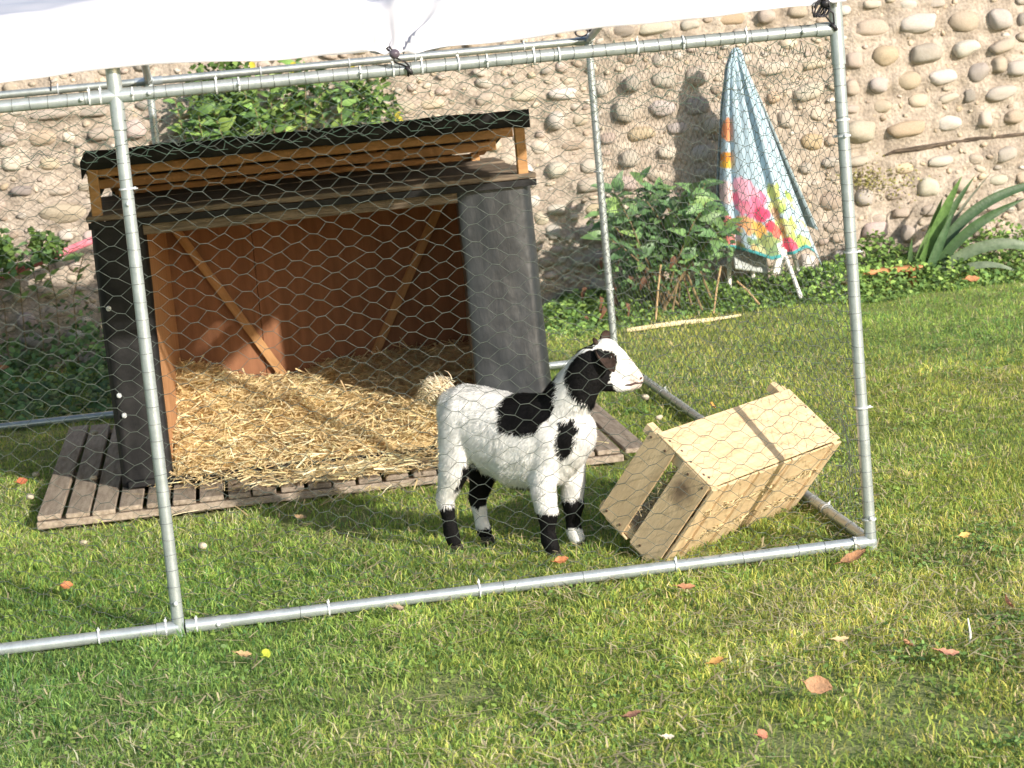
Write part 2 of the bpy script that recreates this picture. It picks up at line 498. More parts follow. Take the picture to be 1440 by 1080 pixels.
# ------------------------------------------------------------ stone wall
WY = 6.0
wall = tag(empty('stone_wall', (2.0, WY, 0)), 'old cobble and rubble wall in sandy mortar behind the pen', 'wall')
def wall_d(x, z):
    return 0.022 * npnoise(x, z, 4.1, 31) + 0.014 * npnoise(x, z, 11, 32) + 0.008 * npnoise(x, z, 25, 33) + 0.02 * npnoise(x, z, 1.2, 34)
STONE = [(3.96,1.41,0.239,0.109,'p',0),(4.22,1.41,0.219,0.118,'w',5),(4.49,1.4,0.183,0.127,'y',-10),(4.7,1.39,0.149,0.128,'w',0),(4.02,1.25,0.168,0.126,'y',20),(4.26,1.24,0.19,0.122,'g',0),(4.5,1.25,0.178,0.102,'w',8),(4.7,1.24,0.158,0.081,'c',15),(4.56,1.11,0.14,0.115,'g',30),(4.77,1.11,0.128,0.094,'g',0),(4.68,1.14,0.111,0.102,'c',0),(3.97,1.09,0.109,0.096,'g',0),(4.15,1.1,0.152,0.109,'y',0),(4.35,1.1,0.178,0.089,'w',8),(4.68,0.98,0.196,0.085,'g',12),(4.5,0.98,0.068,0.085,'d',0),(4.38,0.98,0.144,0.055,'c',8),(4.2,0.98,0.122,0.089,'c',0),(3.99,0.97,0.117,0.08,'c',0),(3.84,1.24,0.109,0.1,'p',0),(3.82,1.09,0.1,0.1,'p',0),(3.81,0.97,0.084,0.05,'c',0),(3.8,1.52,0.092,0.063,'w',0),(3.97,1.54,0.121,0.05,'c',0),(4.17,1.52,0.118,0.063,'w',0),(4.34,1.51,0.101,0.055,'g',0),(4.83,1.38,0.077,0.086,'d',0),(4.12,0.83,0.223,0.097,'o',5),(4.38,0.84,0.157,0.102,'w',0),(4.58,0.84,0.089,0.107,'c',0),(4.75,0.84,0.128,0.086,'b',0),(3.85,0.84,0.193,0.142,'c',0),(4.31,0.63,0.157,0.068,'w',0),(4.1,0.61,0.131,0.067,'y',5),(4.52,0.62,0.102,0.064,'p',0),(4.7,0.63,0.133,0.094,'g',10),(4.23,0.49,0.14,0.123,'w',-20),(3.85,0.47,0.113,0.109,'g',0),(4.03,0.47,0.131,0.072,'p',0),(4.06,0.36,0.11,0.059,'b',0),(4.22,0.36,0.119,0.072,'b',0),(4.43,0.48,0.119,0.102,'c',0),(4.65,0.49,0.128,0.064,'w',0),(4.61,0.33,0.12,0.064,'b',0),(4.51,0.23,0.162,0.12,'p',-30),(3.92,0.34,0.084,0.063,'p',0),(4.77,0.34,0.06,0.086,'b',0),(4.78,0.49,0.06,0.077,'b',0),(4.09,0.24,0.101,0.11,'p',0),(3.9,0.28,0.16,0.101,'p',0),(2.57,1.23,0.122,0.098,'d',0),(2.75,1.23,0.143,0.102,'g',0),(2.95,1.24,0.152,0.119,'c',0),(2.51,1.08,0.134,0.114,'g',-25),(2.73,1.08,0.168,0.094,'g',0),(2.93,1.07,0.148,0.115,'d',0),(2.6,0.95,0.184,0.082,'y',0),(2.81,0.96,0.123,0.07,'g',0),(3.01,0.96,0.127,0.099,'g',0),(2.41,0.94,0.106,0.069,'b',0),(2.52,0.82,0.135,0.106,'g',0),(2.74,0.83,0.106,0.078,'w',0),(2.93,0.81,0.14,0.107,'g',0),(2.4,1.22,0.081,0.098,'g',0),(2.94,0.69,0.14,0.074,'g',0),(3.38,1.24,0.194,0.083,'c',0),(3.61,1.24,0.15,0.062,'c',0),(3.57,1.09,0.187,0.104,'g',15),(3.37,1.08,0.083,0.074,'o',0),(3.43,0.95,0.108,0.108,'c',0),(3.61,0.96,0.108,0.071,'c',-20),(3.57,0.81,0.133,0.104,'o',0),(3.65,0.47,0.146,0.113,'b',0),(3.66,0.32,0.146,0.075,'b',0),(2.54,1.52,0.147,0.073,'d',0),(2.73,1.52,0.204,0.074,'g',0),(2.92,1.52,0.123,0.066,'g',0),(3.16,1.53,0.173,0.07,'o',0),(3.36,1.53,0.107,0.091,'c',0),(3.54,1.54,0.133,0.083,'b',0),(1.96,1.22,0.17,0.073,'c',0),(2.18,1.21,0.162,0.073,'w',0),(2.13,1.07,0.101,0.109,'g',0),(1.95,1.07,0.065,0.073,'g',0),(2.03,0.93,0.113,0.081,'c',0),(2.22,0.92,0.154,0.057,'b',0),(2.11,0.8,0.13,0.097,'w',0),(2.29,0.8,0.102,0.089,'w',0),(2.27,1.06,0.097,0.081,'c',0),(1.84,0.88,0.089,0.065,'c',0),(1.95,0.81,0.073,0.081,'w',0),(2.09,0.58,0.114,0.065,'g',0),(1.96,0.64,0.097,0.073,'w',0),(2.06,0.46,0.098,0.089,'g',0),(2.0,0.54,0.097,0.081,'c',0),(1.46,1.22,0.145,0.064,'y',0),(1.75,1.22,0.121,0.073,'c',0),(1.3,1.22,0.129,0.08,'c',0),(-0.64,1.24,0.16,0.1,'y',0),(-0.82,1.12,0.117,0.092,'w',0),(-0.62,1.1,0.136,0.08,'y',0),(-0.78,0.97,0.121,0.06,'d',0),(-0.59,0.95,0.137,0.052,'c',0),(-0.5,1.23,0.08,0.06,'w',0),(-0.58,0.83,0.293,0.116,'y',0),(-0.41,0.96,0.16,0.06,'c',0),(-0.82,1.25,0.112,0.08,'c',0),(-0.33,1.23,0.152,0.08,'p',0),(-0.58,1.36,0.241,0.056,'c',0),(-0.36,1.35,0.176,0.048,'g',0),(-0.15,1.24,0.136,0.112,'p',0),(-0.75,1.3,0.072,0.08,'c',0)]
CK = dict(p=(0.54, 0.43, 0.38), w=(0.68, 0.64, 0.57), y=(0.58, 0.46, 0.29), g=(0.45, 0.42, 0.385), c=(0.58, 0.50, 0.385),
          d=(0.20, 0.18, 0.17), o=(0.56, 0.39, 0.20), b=(0.36, 0.27, 0.20))
smes = []
for k in range(10):
    bm = bmesh.new()
    bmesh.ops.create_icosphere(bm, subdivisions=3, radius=1)
    for v in bm.verts:
        q = v.co.copy()
        sup = 1.0 if k % 3 else 1.12
        v.co = Vector([math.copysign(abs(c_) ** (0.86 if k % 2 else 0.72), c_) for c_ in q]) * 0.92
        v.co *= 1 + 0.20 * n3(q.x * 1.1 + k * 7, q.y * 1.1, q.z * 1.1) + 0.07 * n3(q.x * 3 + k * 3, q.y * 3, q.z * 3) + 0.02 * n3(q.x * 9 + k, q.y * 9, q.z * 9)
    smes.append(bm_mesh('stone_shape', bm, True))
placed = []
def put_stone(x, z, w_, h_, ck, ang, k):
    placed.append((x, z, max(w_, h_) / 2, w_, h_))
    c_ = tuple(a * .52 + b * .48 for a, b in zip(CK[ck], (.53, .46, .39)))
    f_ = random.uniform(0.85, 1.12)
    dep = min(w_, h_) * random.uniform(0.40, 0.6)
    o = link('stone', smes[k % 10], 'stone', wall, (x - 2.0, -wall_d(x, z) - 0.006 + random.uniform(-.004, .006), z),
             (random.uniform(-.12, .12), -R(ang) , random.uniform(-.1, .1)), (w_ / 2, dep, h_ / 2))
    o.color = (c_[0] * f_, c_[1] * f_ * random.uniform(.97, 1.03), c_[2] * f_ * random.uniform(.93, 1.07), 1)
for k, (x, z, w_, h_, ck, a) in enumerate(STONE):
    put_stone(x, z, w_, h_, ck, a, k * 3 + 1)
cnt = 0
row = 0
zr = 0.02
while zr < 1.75:
    xr = -1.7 + (row % 2) * 0.12
    while xr < 5.6:
        w_ = random.uniform(0.09, 0.20); h_ = random.uniform(0.06, 0.115)
        if random.random() < .3: w_ *= .6
        x = xr + random.uniform(-.03, .03); z = zr + random.uniform(-.022, .022)
        xr += w_ + random.uniform(0.03, 0.09)
        if any(abs(x - p[0]) < (w_ + p[3]) / 2 + .012 and abs(z - p[1]) < (h_ + p[4]) / 2 + .010 for p in placed): continue
        if 3.9 < x < 4.9 and abs(z - 0.71) < .06: continue
        if cnt >= 178: continue
        cnt += 1
        put_stone(x, z, w_, h_, random.choice('cccpgwbycgpy'), random.uniform(-15, 15), random.randrange(10))
    zr += 0.135
    row += 1
# mortar face with a raised collar round every stone
wx = np.concatenate([np.arange(-6, -2, .1), np.arange(-2, 5.8, 0.019), np.arange(5.8, 10.01, .1)]); wz = np.concatenate([np.arange(-0.2, 1.85, 0.019), np.arange(1.85, 2.75, .08)])
X, Zw = np.meshgrid(wx, wz, indexing='ij')
D_ = wall_d(X, Zw) + 0.004 * npnoise(X, Zw, 50, 35)
for (px0, pz0, _, w_, h_) in placed:
    i0, i1 = np.searchsorted(wx, [px0 - w_, px0 + w_]); j0, j1 = np.searchsorted(wz, [pz0 - h_ * 1.2, pz0 + h_ * 1.2])
    sx_, sz_ = X[i0:i1, j0:j1], Zw[i0:i1, j0:j1]
    rr_ = np.sqrt(((sx_ - px0) / (w_ / 2)) ** 2 + ((sz_ - pz0) / (h_ / 2)) ** 2)
    D_[i0:i1, j0:j1] = np.maximum(D_[i0:i1, j0:j1], (D_[i0:i1, j0:j1] + random.uniform(.010, .022) * np.exp(-((rr_ - 1.0) / .28) ** 2)))
nx, nz = X.shape
idx = np.arange(nx * nz).reshape(nx, nz)
F = np.stack([idx[:-1, :-1], idx[1:, :-1], idx[1:, 1:], idx[:-1, 1:]], -1).reshape(-1, 4)
link('mortar_face', np_mesh('mortar_face', np.stack([X - 2.0, -D_, Zw], -1).reshape(-1, 3), F, smooth=True), 'mortar', wall)
link('wall_core', box_me('wall_core', (16, 0.45, 2.9), 0.02), 'mortar', wall, (0, 0.29, 1.25))
# small cobbles packed between the big ones
bm = bmesh.new(); bm2 = bmesh.new(); bmesh.ops.create_icosphere(bm2, subdivisions=2, radius=1)
icv = [v.co.copy() for v in bm2.verts]; icf = [[v.index for v in f.verts] for f in bm2.faces]; bm2.free()
sv, sf, scol = [], [], []
for k in range(7000):
    x, z = random.uniform(-1.8, 5.7), random.uniform(0.0, 1.75)
    w_ = random.uniform(.035, .12) * (1 if k < 3500 else .6); h_ = w_ * random.uniform(.45, .85)
    if any(abs(x - p[0]) < (w_ + p[3]) / 2 + .004 and abs(z - p[1]) < (h_ + p[4]) / 2 + .004 for p in placed): continue
    if 3.9 < x < 5.4 and abs(z - 0.72) < .05: continue
    placed.append((x, z, w_ / 2, w_, h_))
    b0 = len(sv); sd_ = random.uniform(0, 90); ra = random.uniform(-.4, .4); dep = h_ * random.uniform(.28, .5)
    c_ = [a * .55 + b * .45 for a, b in zip(CK[random.choice('cccpgwbycgp')], (.47, .40, .33))]; f_ = random.uniform(.85, 1.12)
    for q in icv:
        m_ = 1 + .28 * n3(q.x * 1.3 + sd_, q.y * 1.3, q.z * 1.3)
        X_, Z_ = q.x * w_ / 2 * m_, q.z * h_ / 2 * m_
        sv.append((x - 2 + X_ * math.cos(ra) - Z_ * math.sin(ra), -wall_d(x, z) - .004 + q.y * dep * m_, z + X_ * math.sin(ra) + Z_ * math.cos(ra)))
        scol.append([c * f_ for c in c_])
    sf += [[b0 + i for i in f] for f in icf]
MAT['stone2'] = mk('small_cobble', (0.66, 0.63, 0.60), (1.04, 1.04, 1.04), 22, 0.75, 0.35, 130, attr='col', grain=0.12)
tag(link('small_cobbles', np_mesh('small_cobbles', np.array(sv), np.array(sf), np.array(scol), True), 'stone2', wall), kind='stuff')
# rubble too small to tell apart
bm = bmesh.new()
for k in range(900):
    x, z = random.uniform(-1.8, 5.6), random.uniform(0.0, 1.75)
    s = random.uniform(0.006, 0.024)
    if any(abs(x - p[0]) < p[3] / 2 and abs(z - p[1]) < p[4] / 2 for p in placed): continue
    M_ = Matrix.Translation((x - 2, -wall_d(x, z) - .001, z)) @ Matrix.Rotation(random.uniform(0, 3), 4, 'Y') @ Matrix.Diagonal((s, s * .5, s * random.uniform(.5, 1), 1))
    r = bmesh.ops.create_icosphere(bm, subdivisions=1, radius=1, matrix=M_)
tag(link('rubble', bm_mesh('rubble', bm, True), mk('rubble', (0.36, 0.27, 0.19), (0.62, 0.52, 0.40), 25, 0.9, 0.5, 90), wall), kind='stuff')
# weathered timber bedded in the wall
pts = [(3.98, 0.69), (4.05, 0.707), (4.18, 0.713), (4.35, 0.722), (4.52, 0.73), (4.7, 0.732), (4.86, 0.735), (5.4, 0.75)]
bm = bmesh.new()
tube(bm, [(x - 2, -wall_d(x, z) + 0.0, z) for x, z in pts], [.005, .012, .017, .013, .015, .010, .011, .008], 7)
for v in bm.verts:
    v.co += Vector((0, n3(v.co.x * 9, v.co.z * 30) * .010, n3(v.co.x * 14, v.co.z * 30, 3) * .010))
link('embedded_timber', bm_mesh('embedded_timber', bm), 'timber', wall)

# ------------------------------------------------------------ animal run
H, RP = 1.500, 0.0172
run = tag(empty('animal_run', (0, 0, 0)), 'walk-in animal run of galvanised steel pipes and hexagonal wire mesh', 'animal pen')
def pipe(name, a, b, r=RP, mat='zinc'):
    a, b = Vector(a), Vector(b)
    return link(name, tube_me(name, [(0, 0, 0), (b - a) * .5, b - a], r, 16), mat, run, a)
for x in (-2, 0, 2):
    pipe('post', (x, 0, -0.02), (x, 0, H))
    pipe('post', (x, 4, -0.02), (x, 4, H))
    pipe('upper_post', (x, 0, H), (x, 0, 1.70))
    pipe('rafter', (x, 0, 1.70), (x, 2, 1.90))
    pipe('rafter', (x, 4, H), (x, 2, 1.90))
for x in (-2, 0):
    pipe('rail', (x + .03, 0, H), (x + 1.97, 0, H))
    pipe('rail', (x + .03, 0, 0.022), (x + 1.97, 0, 0.022))
    pipe('rail', (x + .03, 4, H), (x + 1.97, 4, H), mat='zinc2')
    pipe('rail', (x + .03, 4, 0.022), (x + 1.97, 4, 0.022))
    pipe('ridge_pipe', (x + .03, 2, 1.90), (x + 1.97, 2, 1.90))
for x in (-2, 2):
    pipe('rail', (x, 0.03, 0.022), (x, 1.97, 0.022)); pipe('rail', (x, 2.03, 0.022), (x, 3.97, 0.022))
pipe('post', (2, 2, -.02), (2, 2, .02))
def elbow(x, y, z, dirs, r=0.0200):
    bm = bmesh.new()
    for d, l in dirs:
        tube(bm, [(0, 0, 0), Vector(d) * l * .5, Vector(d) * l], r, 16)
    bmesh.ops.create_icosphere(bm, subdivisions=2, radius=r * 1.04)
    return link('pipe_joint', bm_mesh('pipe_joint', bm, True, 50), 'zinc', run, (x, y, z))
up_ = Vector((0, 0, 1)); upb = Vector((0, -2, .43)).normalized()
elbow(0, 0, H, [((1, 0, 0), .07), ((-1, 0, 0), .07), ((0, 0, -1), .09), (up_, .075)])
elbow(2, 0, H, [((-1, 0, 0), .06), ((0, 0, -1), .10), (up_, .075)])
elbow(-2, 0, H, [((1, 0, 0), .06), ((0, 0, -1), .10), (up_, .075)])
elbow(2, 4, H, [((-1, 0, 0), .06), ((0, 0, -1), .08), (upb, .08)])
elbow(0, 4, H, [((-1, 0, 0), .06), ((1, 0, 0), .06), ((0, 0, -1), .08), (upb, .08)])
elbow(2, 0, .022, [((-1, 0, 0), .05), ((0, 1, 0), .05)], .0192)
elbow(2, 4, .022, [((-1, 0, 0), .05), ((0, -1, 0), .05)], .0192)
# swaged sleeve and bolts
link('pipe_sleeve', tube_me('pipe_sleeve', [(0, 0, 0), (.11, 0, 0), (.125, 0, 0)], [.0200, .0200, .018], 16), 'zinc', run, (0.02, 0, .022))
link('pipe_sleeve', tube_me('pipe_sleeve', [(0, 0, 0), (-.06, 0, 0)], [.0200, .0200], 16), 'zinc', run, (0.0, 0, .022))
bme = tube_me('bolt', [(0, 0, 0), (0, -.007, 0), (0, -.010, 0)], [.006, .006, .003], 8)
for p in ((0, 1.21), (2, 1.20), (0, .095), (2, .095), (.09, H), (-.09, H), (1.9, H), (0.11, .022)):
    link('bolt', bme, 'tie', run, (p[0], -RP, p[1]))
# hexagonal wire mesh
def hexmesh(name, org, U, W_, w_, h_, r, mat, f=None, seed=0, jag=False, px_=0.0495, pz_=0.047, jit=0.0022):
    g = np.random.default_rng(seed)
    U = np.array(U, float); W_ = np.array(W_, float); N = np.cross(U, W_)
    ncol = int(w_ / px_) + 2; nrow = int(h_ / pz_) + 2
    a = px_ * 0.42; b = px_ - a
    P = {}; S1 = []; S2 = []; R_ = []
    def pt(i, j, e):
        # column i, row j; the twist bar e=0 left end, 1 right end
        k = (i, j, e)
        if k not in P:
            z = (j + (0.5 if i % 2 else 0)) * pz_
            u = i * px_ + (a if e else 0)
            P[k] = (min(max(u + g.normal(0, jit), 0), w_), min(max(z + g.normal(0, jit), 0), h_ if not jag else h_ + g.uniform(-.02, .03)))
        return P[k]
    for i in range(ncol):
        for j in range(nrow):
            A, B = pt(i, j, 0), pt(i, j, 1)
            S1.append(A); S2.append(B); R_.append(r * 1.5)
            for dj in ((0, 1) if i % 2 else (-1, 0)):
                S1.append(B); S2.append(pt(i + 1, j + dj, 0)); R_.append(r)
    S1, S2, R_ = np.array(S1), np.array(S2), np.array(R_)
    k = np.linalg.norm(S1 - S2, axis=1) > 0.004
    k &= (S1[:, 1] < h_ - .0005) | (S2[:, 1] < h_ - .0005)
    S1, S2, R_ = S1[k], S2[k], R_[k]
    off = (lambda q: np.zeros(len(q))) if f is None else (lambda q: f(q[:, 0], q[:, 1]))
    to = lambda q: np.array(org) + q[:, :1] * U + q[:, 1:2] * W_ + off(q)[:, None] * N
    A, B = to(S1), to(S2)
    d = B - A; d /= np.linalg.norm(d, axis=1)[:, None]
    s = np.cross(d, N); s /= np.linalg.norm(s, axis=1)[:, None]
    nn = np.cross(d, s)
    V = np.zeros((len(A), 6, 3))
    for q in range(3):
        an = 2 * np.pi * q / 3
        o_ = (s * np.cos(an) + nn * np.sin(an)) * R_[:, None]
        V[:, q] = A + o_; V[:, q + 3] = B + o_
    bidx = np.arange(len(A))[:, None] * 6
    F = np.concatenate([bidx + np.array([[q, (q + 1) % 3, (q + 1) % 3 + 3, q + 3]]) for q in range(3)])
    return link(name, np_mesh(name, V.reshape(-1, 3), F, smooth=True), mat, run)
def f_front(u, v):
    x = u - 2.0
    bul = 0.055 * np.exp(-((x - 1.56) / .22) ** 2 - ((v - .23) / .16) ** 2)
    return bul + 0.006 * npnoise(u, v, 2.2, 51) + 0.003
hexmesh('wire_mesh', (-2, 0, .0), (1, 0, 0), (0, 0, 1), 4.0, 1.37, .0008, 'wire', f_front, 1, True)
hexmesh('wire_mesh', (-2, -.006, 1.33), (1, 0, 0), (0, 0, 1), 4.0, .17, .0008, 'gwire', lambda u, v: 0.012 * npnoise(u, v, 5, 52), 2, True, .034, .03, .004)
def f_side(u, v):
    return 0.075 * np.exp(-((u - .50) / .25) ** 2 - ((v - .22) / .17) ** 2) + 0.012 * npnoise(u, v, 1.7, 53)
hexmesh('wire_mesh', (2, 0, 0), (0, 1, 0), (0, 0, 1), 4.0, 1.44, .0009, 'wire', f_side, 3, True)
hexmesh('wire_mesh', (-2, 4.0, 0), (1, 0, 0), (0, 0, 1), 4.0, 1.46, .0009, 'gwire', lambda u, v: 0.012 * npnoise(u, v, 1.5, 54), 4, True, .05, .047)
hexmesh('wire_mesh', (-2, 4, 0), (0, -1, 0), (0, 0, 1), 4.0, 1.46, .0009, 'gwire', None, 5, True)
# strands of the mesh lying across the pipes
bm = bmesh.new()
def strand(c, ax, r=RP + .0012):
    ax = Vector(ax).normalized(); a = ax.orthogonal().normalized(); b = ax.cross(a)
    tl = random.uniform(-.003, .003)
    pts = [Vector(c) + a * math.cos(t) * r + b * math.sin(t) * r + ax * (tl * math.sin(t)) for t in np.linspace(0, 2 * math.pi, 13)]
    tube(bm, pts, .0009, 4, False)
for x in (0, 2, -2):
    z = .05
    while z < 1.45:
        strand((x, 0, z), (0, 0, 1)); z += random.uniform(.043, .050)
x = -1.95
while x < 1.95:
    if abs(x) > .06: strand((x, 0, H), (1, random.uniform(-.05, .05), 0))
    x += random.uniform(.034, .056)
z = .05
while z < 1.45:
    strand((2, 4, z), (0, 0, 1)); strand((0, 4, z), (0, 0, 1)); z += .047
for x in (.34, .92, 1.15, 1.62, 1.78, 1.86): strand((x, 0, .022), (1, 0, 0))
y = .2
while y < 3.9: strand((2, y, .022), (0, 1, 0)); y += random.uniform(.09, .3)
tag(link('wire_strands', bm_mesh('wire_strands', bm), mk('dark_wire', (.12, .13, .13), (.2, .21, .21), 20, .5, metal=.3), run), kind='stuff')
# cable ties
bm = bmesh.new()
rr = RP + .0022
for k in range(16):
    t0, t1 = 2 * math.pi * k / 16, 2 * math.pi * (k + 1) / 16
    vs = [bm.verts.new((xx, math.cos(t) * rad, math.sin(t) * rad)) for t in (t0, t1) for rad in (rr, rr + .0016) for xx in (-.0024, .0024)]
    a0, a1, b0, b1, c0, c1, d0, d1 = vs
    for q in ((b0, b1, d1, d0), (a0, c0, c1, a1), (a0, b0, d0, c0), (a1, c1, d1, b1)): bm.faces.new(q)
bm_box(bm, (0, -.006, rr + .003), (.008, .008, .007), None, .001)
bm_box(bm, (.001, -.010, rr + .007), (.003, .003, .008), Matrix.Rotation(.35, 3, 'X'))
tie = bm_mesh('cable_tie', bm)
for x in (-1.5, -.98, -.37, -.07, -.04, .045, .27, .33, .66, .75, .83, .93, 1.01, 1.14, 1.21, 1.43, 1.56, 1.74):
    link('cable_tie', tie, 'tie', run, (x, 0, H), (random.choice([0, 0, math.pi, 1.2, -.5]), 0, random.uniform(-.06, .06)))
for x in (-1.2, -.22, -.035, .05, .42, .85, 1.42, 1.95):
    link('cable_tie', tie, 'tie', run, (x, 0, .022), (random.choice([0, .4, math.pi, -.5]), 0, random.uniform(-.06, .06)))
for (x, y, z) in ((2, 0, 1.245), (2, 0, 1.20), (2, 0, .87), (2, 0, .42), (2, 0, .09), (0, 0, 1.25), (2, 4, .35), (2, 4, .9)):
    link('cable_tie', tie, 'tie', run, (x, y, z), (random.uniform(-.1, .1), math.pi / 2, random.choice([0, 3.0, 1.4])))
for y in (.45, 1.15, 1.3, 2.1, 2.9):
    link('cable_tie', tie, 'tie', run, (2, y, .022), (0, 0, math.pi / 2))
for x in (-1.3, -.4, .5, .9, 1.2, 1.7):
    link('cable_tie', tie, 'tie', run, (x, 4, H), (random.choice([0, math.pi]), 0, 0))

# ------------------------------------------------------------ tarpaulin
ex = [-2.1, -.3, -.15, 0, .19, .38, .56, .73, .754, .80, .84, 1.04, 1.2, 1.32, 1.56, 1.74, 1.95, 2.02]
ez = [1.575, 1.566, 1.567, 1.571, 1.569, 1.561, 1.557, 1.546, 1.544, 1.546, 1.548, 1.547, 1.552, 1.557, 1.559, 1.566, 1.571, 1.570]
nu, nv = 330, 90
U = np.linspace(-2.1, 2.02, nu); Vv = np.linspace(0, 1, nv) ** 1.3
UU, VV = np.meshgrid(U, Vv, indexing='ij')
E0 = np.interp(UU, ex, ez)
s = VV * 2.1
hem = np.clip(s / .05, 0, 1)
Yt = -0.045 + np.interp(s, [0, .15, .20, 2.1], [0, .012, .05, 2.045])
Zt = E0 + np.interp(s, [0, .15, .20, 2.1], [0, .148, .178, .385])
# creases: fan from the tied point, long diagonal sags, small crinkle
ang = np.arctan2(UU - .754, s + .02); dist = np.hypot(UU - .754, s)
cr = 0.012 * np.sin(ang * 9) * np.exp(-dist / .35) * np.clip(dist / .05, 0, 1)
ang2 = np.arctan2(UU - 2.0, s + .02); d2 = np.hypot(UU - 2.0, s)
cr += 0.010 * np.sin(ang2 * 11) * np.exp(-d2 / .4) * np.clip(d2 / .05, 0, 1)
cr += 0.006 * npnoise(UU * 1.0 + s * 1.3, s * .6 - UU * .1, 4.5, 61) + 0.004 * npnoise(UU + s * .7, s, 9, 62) * (1 - .5 * VV)
cr -= 0.02 * np.sin(np.clip((UU % 2) / 2, 0, 1) * np.pi) * np.sin(np.pi * VV)
cr *= 2.6 * np.clip(s / .02, 0.25, 1)
Zt += cr; Yt -= cr * .5; Yt -= .004 * (s < .038)
idx = np.arange(nu * nv).reshape(nu, nv)
F = np.stack([idx[:-1, :-1], idx[1:, :-1], idx[1:, 1:], idx[:-1, 1:]], -1).reshape(-1, 4)
V1 = np.stack([UU, Yt, Zt], -1).reshape(-1, 3)
# rear slope of the same sheet
k2 = 30
VB = np.linspace(0, 1, k2); UB, B2 = np.meshgrid(U, VB, indexing='ij')
YB = Yt[:, -1:] + B2 * 1.20
ZB = Zt[:, -1:] + (-.24) * B2 + .008 * npnoise(UB, B2 * 2, 3, 64) * np.clip(B2 * 4, 0, 1)
id2 = np.arange(nu * k2).reshape(nu, k2) + nu * nv
# unseen gable flap, added to block sun, is built after the sheet
F2 = np.stack([id2[:-1, :-1], id2[1:, :-1], id2[1:, 1:], id2[:-1, 1:]], -1).reshape(-1, 4)
me = np_mesh('tarpaulin', np.concatenate([V1, np.stack([UB, YB, ZB], -1).reshape(-1, 3)]), np.concatenate([F, F2]), smooth=True)
bm = bmesh.new(); bm.from_mesh(me)
bmesh.ops.remove_doubles(bm, verts=bm.verts, dist=.0004)
bm.to_mesh(me); bm.free()
smooth(me)
tp = tag(link('tarpaulin', me, 'tarp'), 'white tarpaulin stretched over the top of the animal run', 'tarpaulin')
ge = []
gyv = np.linspace(-.03, 3.2, 40)
gV = []
for y in gyv:
    zt = float(np.interp(y, [-.03, .0, 2, 4], [1.72, 1.745, 1.93, 1.54]))
    gV += [(2.018, y, zt), (2.024 + .006 * math.sin(y * 9), y, min(1.60, zt - .01) + .006 * math.sin(y * 5))]
gF = [(2 * i, 2 * i + 1, 2 * i + 3, 2 * i + 2) for i in range(len(gyv) - 1)]
link('sun_block_flap', np_mesh('sun_block_flap', np.array(gV), np.array(gF), smooth=True), 'tarp', tp)  # extra flap out of view, keeps sun off the hutch back wall
md = tp.modifiers.new('thickness', 'SOLIDIFY'); md.thickness = .0015

def bungee(loc, label, rail, rot=0.0, dark=False, r=.0145):
    e = tag(empty('ball_bungee', loc), label, 'ball bungee')
    bm = bmesh.new(); bmesh.ops.create_uvsphere(bm, u_segments=16, v_segments=10, radius=r)
    for v in bm.verts: v.co.z *= .92
    link('ball', bm_mesh('ball', bm, True), 'ball' if not dark else 'black', e)
    d = Vector(rail) - Vector(loc)
    bm = bmesh.new()
    for sgn in (-1, 1):
        a = Vector((sgn * .003, 0, -r * .8))
        pts = [a, a + d * .35 + Vector((sgn * .010, -.014, .004)), d + Vector((sgn * .004, -RP - .002, .006)), d + Vector((0, -RP * .5, -RP - .003)), d + Vector((0, RP, -RP)), d + Vector((0, RP + .003, .004))]
        tube(bm, pts, .0026, 6)
    tube(bm, [(-.004, 0, r * .6), (-.012, .002, r + .006), (-.020, .004, r + .003), (-.012, .006, r * .6)], .0028, 6)
    tube(bm, [d + Vector((-.006, -RP - .003, .004)), d + Vector((.004, -RP - .006, -.006)), d + Vector((.008, -RP - .002, -.014))], .006, 6)
    link('elastic_cord', bm_mesh('elastic_cord', bm, True), 'black', e)
    return e
bungee((.754, -.052, 1.543), 'dark purple ball bungee tying the front edge of the tarpaulin to the top rail', (.79, 0, H))
b2 = bungee((1.958, -.05, 1.572), 'black ball bungee knotted round the front right corner of the run', (1.985, 0, H + .01), dark=True)
bm = bmesh.new()
for k in range(5):
    a0 = random.uniform(0, 6)
    pts = [Vector((.0 + .022 * math.cos(t + a0) - .012, -.012 + .006 * k, -.012 + .024 * math.sin(t * (1 + .15 * k) + a0))) for t in np.linspace(0, 5.5, 12)]
    tube(bm, pts, .0024, 5)
link('cord_loops', bm_mesh('cord_loops', bm, True), 'black', b2)
b3 = bungee((2.015, 3.97, 1.545), 'small black ball bungee on the rear right corner of the run', (2.0, 4.0, H), dark=True, r=.016)
bm = bmesh.new()
for k in range(4):
    a0 = random.uniform(0, 6)
    tube(bm, [Vector((.03 * math.cos(t + a0) - .05, -.02 + .006 * k, -.006 + .018 * math.sin(t + a0))) for t in np.linspace(0, 5.5, 12)], .0035, 5)
link('cord_loops', bm_mesh('cord_loops', bm, True), 'black', b3)
tag(link('elastic_tie', tube_me('elastic_tie', [(0, 0, 0), (.004, .01, -.03), (0, .02, -.065)], .003, 6), 'black', None, (-.43, 3.96, 1.565)), 'thin black elastic tie on the rear rail, left of the front post', 'elastic tie')

